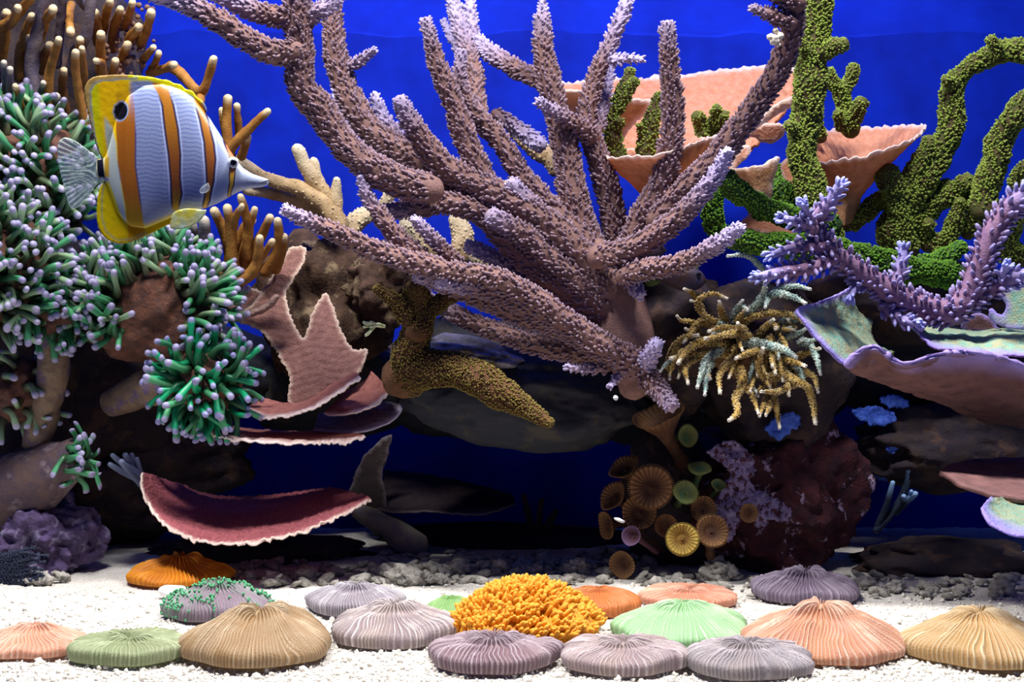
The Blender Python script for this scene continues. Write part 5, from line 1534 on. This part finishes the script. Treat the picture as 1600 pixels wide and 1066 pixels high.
def seg_d(x, y, pl):
    pl = np.asarray(pl, float)
    r = np.full(x.shape, 1e9)
    for p, q in zip(pl[:-1], pl[1:]):
        v = q - p
        t = np.clip(((x - p[0]) * v[0] + (y - p[1]) * v[1]) / (v @ v), 0, 1)
        r = np.minimum(r, np.hypot(x - p[0] - t * v[0], y - p[1] - t * v[1]))
    return r


def band(x, y, left, right):
    """signed: >0 inside, distance in pixels to the nearer edge"""
    l = np.asarray(left, float)
    r = np.asarray(right, float)
    xl = np.interp(y, l[:, 1], l[:, 0])
    xr = np.interp(y, r[:, 1], r[:, 0])
    return np.minimum(x - xl, xr - x), (x - xl) / np.maximum(xr - xl, 1)


def lin(h):
    return np.array(C(h)[:3])


def blendc(c, new, f):
    return c * (1 - f[:, None]) + new * f[:, None]


def fishcol(x, y):
    n = len(x)
    c = np.tile(lin('#8d9ac0'), (n, 1))
    # fine scale rows
    wv = np.sin((y + 2.0 * np.sin(x * 0.09) + 0.8 * np.sin(x * 0.27 + y * 0.05)) * 0.92)
    c = blendc(c, lin('#5f6da8'), 0.7 * sstep(0.1, 0.9, wv) * sstep(345, 310, x))
    c = blendc(c, lin('#a4adbd'), 0.6 * sstep(330, 375, x))
    c = blendc(c, lin('#b4b8b4'), 0.7 * sstep(300, 335, y) * sstep(335, 300, x))
    # upper rear yellow field
    yl = sstep(4, -4, x - (203 + 0.03 * (y - 120))) * sstep(262, 250, y)
    c = blendc(c, lin('#f0c800'), yl)
    c = blendc(c, lin('#d8d400'), yl * sstep(158, 148, x - 0.08 * (y - 120)))
    # lower rear yellow field
    y2 = sstep(8, -8, x - np.interp(y, [280, 300, 335, 360], [196, 200, 212, 232])) * sstep(280, 288, y)
    c = blendc(c, lin('#e6d200'), y2)
    y3 = sstep(-6, 6, y - np.interp(x, [190, 230, 265, 300], [352, 352, 338, 328]))
    c = blendc(c, lin('#ecd200'), y3 * sstep(330, 300, x))
    # pale wedge between the yellow fin margin and the broad band
    wl = [(163, 100), (163, 185), (165, 215), (170, 245), (172, 285), (180, 305), (190, 335), (197, 352)]
    wr = [(163, 100), (164, 182), (176, 200), (184, 225), (186, 250), (192, 290), (197, 320), (199, 350)]
    bd, _ = band(x, y, wl, wr)
    c = blendc(c, lin('#b9c4bc'), sstep(-2, 2, bd) * sstep(178, 190, y) * sstep(352, 340, y))
    # broad orange band
    bl = [(180, 100), (183, 200), (186, 230), (187, 255), (194, 295), (199, 325), (200, 350)]
    br = [(203, 100), (208, 140), (214, 175), (216, 215), (216, 262), (221, 300), (226, 340)]
    bd, u = band(x, y, bl, br)
    f = sstep(-1.5, 1.5, bd) * sstep(120, 200, y)
    oc = lin('#a05c0c')[None] * (1 - sstep(300, 360, y)[:, None]) + lin('#d8a800')[None] * sstep(300, 360, y)[:, None]
    c = c * (1 - f[:, None]) + oc * f[:, None]
    c = blendc(c, lin('#4a3a68'), 0.9 * sstep(2.0, 0.6, np.abs(bd)) * sstep(185, 215, y) * sstep(340, 310, y) * (u > 0.5))
    # second band
    for bl, br, lo in (([(236, 128), (250, 148), (258, 168), (263, 205), (269, 245), (272, 285), (272, 328), (268, 338)], [(262, 128), (268, 148), (275, 168), (283, 205), (287, 245), (286, 280), (288, 305), (280, 332)], 128),
                       ([(296, 140), (306, 160), (316, 190), (324, 225), (327, 262), (328, 290), (322, 312), (317, 328)], [(309, 140), (318, 165), (329, 195), (338, 228), (341, 252), (338, 285), (330, 315), (322, 328)], 140)):
        bd, u = band(x, y, bl, br)
        f = sstep(-1.2, 1.2, bd) * sstep(lo - 6, lo + 4, y) * sstep(334, 326, y)
        oc = lin('#a0650e')[None] * (1 - sstep(190, 260, y)[:, None]) + lin('#8a4c14')[None] * sstep(190, 260, y)[:, None]
        oc = oc * (1 - sstep(290, 330, y)[:, None]) + lin('#c89a10')[None] * sstep(290, 330, y)[:, None]
        c = c * (1 - f[:, None]) + oc * f[:, None]
        c = blendc(c, lin('#2a1c3a'), sstep(2.0, 0.7, np.abs(bd)) * sstep(lo + 15, lo + 40, y) * sstep(330, 318, y))
        c = blendc(c, lin('#c4cdf0'), 0.7 * sstep(1.6, 0.4, np.abs(bd + 3.2)) * sstep(lo + 25, lo + 45, y) * sstep(325, 310, y))
    # eye band
    bd, u = band(x, y, [(336, 185), (345, 205), (352, 225), (359, 242), (364, 255), (362, 275), (362, 288), (357, 308)], [(340, 185), (349, 203), (358, 225), (368, 243), (371, 255), (370, 275), (368, 290), (360, 308)])
    f = sstep(-0.8, 0.8, bd) * sstep(188, 196, y) * sstep(312, 304, y)
    c = blendc(c, lin('#c8703a'), f)
    c = blendc(c, lin('#c29a2a'), f * sstep(265, 280, y))
    c = blendc(c, lin('#2a1a2c'), sstep(1.4, 0.5, np.abs(bd)) * sstep(196, 205, y) * sstep(312, 304, y))
    # false eye spot on the back
    e = np.hypot((x - 190) / 13.5, (y - 174.5) / 16.5)
    c = blendc(c, lin('#8fa0c8'), sstep(1.06, 0.98, e))
    c = blendc(c, lin('#05050f'), sstep(0.92, 0.84, e))
    # yellow edge along the back
    top = np.interp(x, [190, 232, 270, 300, 318], [118, 118, 128, 142, 156])
    c = blendc(c, lin('#dcd800'), sstep(10, 6, y - top) * sstep(185, 205, x) * sstep(322, 312, x))
    # tail root: dark bar with pale edges
    e = np.abs((x - 158.5 - 0.10 * (y - 262)))
    iny = sstep(245, 249, y) * sstep(280, 276, y)
    c = blendc(c, lin('#d8d8a8'), sstep(172, 168, x) * iny)
    c = blendc(c, lin('#c8a030'), sstep(5, 3, np.abs(x - 169)) * iny)
    c = blendc(c, lin('#0a0a1c'), sstep(6.0, 4.6, e) * iny)
    # submarginal grey line and tan margin of the rear fins
    l1 = [(215, 122), (185, 124), (158, 126), (147, 131), (141, 142), (142, 165), (146, 200), (151, 228), (158, 248)]
    dm = seg_d(x, y, l1)
    outside = (x < np.interp(y, [120, 131, 142, 165, 200, 228, 250], [190, 147, 141, 142, 146, 151, 158])) | ((y < 124) & (x < 200))
    c = blendc(c, lin('#b79a5a'), sstep(0.5, 2, dm) * outside * (y < 250))
    c = blendc(c, lin('#8c98a0'), sstep(1.9, 0.9, dm))
    l2 = [(163, 285), (159, 310), (159, 340), (166, 362), (182, 375), (205, 374), (228, 364)]
    c = blendc(c, lin('#b9b878'), sstep(2.0, 0.9, seg_d(x, y, l2)))
    return c


fish_m = mat('fish_skin', '#ffffff', pigment=True, bump=0.15, bscale=1500, rough=0.35, spec=0.45)
fin_m = mat('fish_fin', '#ffffff', pigment=True, bump=0.1, bscale=1200, rough=0.45, trans=0.45)
tail_m = mat('fish_tail', '#b9cfc8', '#cfe0da', scale=200, bump=0.2, bscale=900, rough=0.4, trans=0.3, alpha=0.5)
fish = thing('butterflyfish', 'yellow and silver striped butterflyfish with long snout and a dark false eye spot', 'fish', P(260, 382, FD))
TOPL = np.array([(152, 249), (165, 246), (172, 225), (182, 185), (200, 150), (225, 134), (255, 131), (285, 141), (305, 155), (325, 181), (342, 207), (356, 230), (368, 248), (380, 263), (395, 272), (410, 277), (419, 280)], float)
BOTL = np.array([(152, 277), (165, 282), (172, 305), (184, 335), (205, 355), (228, 358), (255, 347), (280, 336), (305, 330), (325, 324), (342, 317), (356, 309), (368, 302), (380, 297), (395, 294), (410, 292), (419, 289)], float)
nu, nvv = 300, 440
xs = np.concatenate([np.linspace(152, 418, nu - 3), [418.8, 419.4, 419.8]])
tp_, bt_ = np.interp(xs, TOPL[:, 0], TOPL[:, 1]), np.interp(xs, BOTL[:, 0], BOTL[:, 1])
ker = np.hanning(13)
ker /= ker.sum()
tp_ = np.convolve(np.pad(tp_, 6, 'edge'), ker, 'valid')
bt_ = np.convolve(np.pad(bt_, 6, 'edge'), ker, 'valid')
thk = np.interp(xs, [152, 165, 200, 260, 320, 360, 385, 410, 419], [4, 6, 13, 20, 21, 17, 10, 6, 4]) * PX(FD)
endf = np.ones(nu)
endf[-3:] = (0.8, 0.5, 0.15)
ph = np.linspace(0, 2 * math.pi, nvv, endpoint=False)
kf = PX(FD)
mid, hh = (tp_ + bt_) / 2, (bt_ - tp_) / 2 * endf
VX = np.repeat(xs, nvv)
VY = (mid[:, None] - hh[:, None] * np.sin(ph)[None]).ravel()
dep = (thk * endf)[:, None] * np.sign(np.cos(ph)) * np.abs(np.cos(ph)) ** 0.85
FV = np.stack([(VX - 800) / FPX * FD, FD - dep.ravel(), EYE + (533 - VY) / FPX * FD], 1)
i = np.arange(nu - 1)[:, None] * nvv
j = np.arange(nvv)[None]
k = (j + 1) % nvv
FQ = np.stack([i + j, i + nvv + j, i + nvv + k, i + k], -1).reshape(-1, 4)
FT = [(0, a + 1, a) for a in range(1, nvv - 1)] + [((nu - 1) * nvv, (nu - 1) * nvv + a, (nu - 1) * nvv + a + 1) for a in range(1, nvv - 1)]
part('body', MB().add(FV, FT, FQ, 0, 0, fishcol(VX, VY)), fish_m, fish)


def fin(name, outline, m, depth=FD, thick=0.0022, colored=True, label=None, rays=None, step=2.6):
    V, T, W, tip, uv = patch(outline, lambda x, y: depth - thick / 2, step=step, rim=0, rough=0.0001, rscale=300, thick=thick, jag=0.4, ridge=rays)
    return part(name, MB().add(V, T, W, 0, 0, fishcol(uv[:, 0], uv[:, 1]) if colored else None), m, fish, label)


fin('dorsal_fin', [(160, 250), (152, 232), (144, 205), (137, 175), (132, 148), (135, 130), (148, 120), (175, 117), (200, 117), (225, 119), (240, 121), (252, 124), (262, 125), (272, 130), (282, 132), (290, 139), (300, 142), (308, 152), (318, 160), (322, 175), (300, 172), (270, 160), (235, 160), (205, 180), (190, 215), (175, 245)], fin_m)
fin('anal_fin', [(163, 282), (156, 295), (152, 315), (151, 340), (155, 358), (164, 371), (178, 379), (195, 380), (215, 374), (235, 365), (252, 356), (268, 348), (282, 338), (262, 330), (230, 335), (205, 325), (185, 300), (175, 284)], fin_m)
fin('pelvic_fin', [(268, 340), (272, 332), (290, 326), (318, 328), (322, 328), (318, 338), (308, 348), (292, 356), (276, 358), (266, 356)], mat('pelvic', '#d9d25a', '#c8dcd4', scale=60, bump=.1, trans=.5, rough=.4), depth=FD - 0.0095, colored=False, label='yellow and white pelvic fin')
fin('tail_fin', [(160, 249), (148, 243), (128, 228), (108, 216), (95, 218), (90, 232), (92, 258), (98, 285), (104, 308), (112, 326), (126, 320), (140, 303), (152, 286), (161, 277)], tail_m, thick=0.0012, colored=False, label='pale see through tail fin', rays=lambda x, y: 0.0004 * np.sin(np.arctan2(y - 263, 175 - x) * 70))
fin('pectoral_fin', [(325, 286), (318, 290), (312, 297), (314, 302), (324, 300), (328, 293)], mat('pectoral', '#c9d2d8', '#b9c4d4', scale=60, bump=.1, trans=.3, alpha=.3), depth=FD - 0.0102, colored=False, thick=0.0008)
# snout lips, gill line and the eye
tb = Tube(px_path([(420, 282), (410, 284.5), (405, 285)], FD - 0.004, FD - 0.004), np.array([1.2, 1.4, 0.8]) * kf, 6)
part('mouth', MB().add(tb.V, tb.T, tb.Q, 0), mat('mouth_line', '#5a6068', bump=0), fish)
eye_d = FD - 0.0068
V, T = blob(P(364.5, 254, eye_d), (8.2 * kf, 0.0022, 8.8 * kf), 0, 1, 1, 3, 1)
eye = part('eye', MB().add(V, T), mat('eye_white', '#d4dae0', '#c0c8d0', bump=0, rough=.15, spec=.6), fish, 'pale ringed eye')
V, T = blob(P(365, 254, eye_d - 0.0016), (5.2 * kf, 0.0016, 5.6 * kf), 0, 1, 1, 3, 1)
part('pupil', MB().add(V, T), mat('eye_black', '#04040a', bump=0, rough=.08, spec=.7), eye)

# ================================================================== TWO SMALL FISH HIDING IN THE STAGHORN
def small_fish(label, x0, y0, x1, y1, h, d, body_m, fin_mm, thick, tail_w):
    """tail at (x0, y0), head at (x1, y1)"""
    f = thing('small_fish', label, 'fish', P((x0 + x1) / 2, max(y0, y1) + h, d))
    k = PX(d)
    a, b = P(x0, y0, d), P(x1, y1, d)
    t = np.array([0.0, 0.03, 0.12, 0.3, 0.5, 0.75, 0.92, 1.0])
    r = np.array([0.15, 0.4, 0.75, 1.0, 1.0, 0.7, 0.4, 0.35]) * h * k
    pts = np.array([b + (a - b) * q for q in t])
    tb = Tube(pts, r, 20, step=0.001)
    V = tb.V.copy()
    V[:, 1] = d + (V[:, 1] - d) * thick
    part('body', MB().add(V, tb.T, tb.Q, 0), body_m, f)
    dx = math.copysign(1, x0 - x1)
    ol = [(x0 - dx * 4, y0 - h * .3), (x0 + dx * tail_w * .6, y0 - h * .9), (x0 + dx * tail_w, y0 - h * .7), (x0 + dx * tail_w * 1.02, y0 + h * .5), (x0 + dx * tail_w * .6, y0 + h * .8), (x0 - dx * 4, y0 + h * .35)]
    V, T, W, tip, uv = patch(ol, lambda x, y: d - .0005, step=3, rim=0, thick=0.001, rough=0.0001, jag=.3)
    part('tail_fin', MB().add(V, T, W, 0), fin_mm, f, 'yellow green tail fin')
    xm, ym = (x0 + x1) / 2, (y0 + y1) / 2
    ol = [(xm - 22, ym - h * .75), (xm - 10, ym - h * 1.4), (xm + 15, ym - h * 1.35), (xm + 24, ym - h * .7)]
    V, T, W, tip, uv = patch(ol, lambda x, y: d - .0005, step=3, rim=0, thick=0.001, rough=0.0001, jag=.3)
    part('dorsal_fin', MB().add(V, T, W, 0), fin_mm, f)
    e = b + (a - b) * 0.16 + np.array([0, -0.0075 * thick * h / 14, 0.004])
    V, T = blob(e, (0.0022, 0.0012, 0.0022), 0, 1, 1, 2, 1)
    part('eye', MB().add(V, T), MATS['eye_black'], f)
    return f


sf = mat('small_fish_skin', '#5c4438', '#4e4a6a', third='#3e3e66', third_scale=60, scale=60, bump=.3, bscale=900, rough=.4)
sff = mat('small_fish_fin', '#66783c', '#7f8a58', scale=150, bump=.2, trans=.3)
small_fish('small brown and violet fish hiding head out under the right staghorn branch', 1030, 433, 1102, 438, 19, 1.19, sf, sff, 0.6, 22)
small_fish('small fish behind the staghorn showing only its green striped tail', 972, 382, 1040, 392, 13, 1.20, sf, sff, 0.6, 26)

# a white drifting speck
V, T = blob(P(962, 622, 1.0), (4 * PX(1),) * 3, 0.1, 2, 1, 2, 2)
single('air_bubble', 'tiny white speck floating before the dark boulder', 'bubble', MB().add(V, T), mat('speck', '#f4f6ff', bump=0))
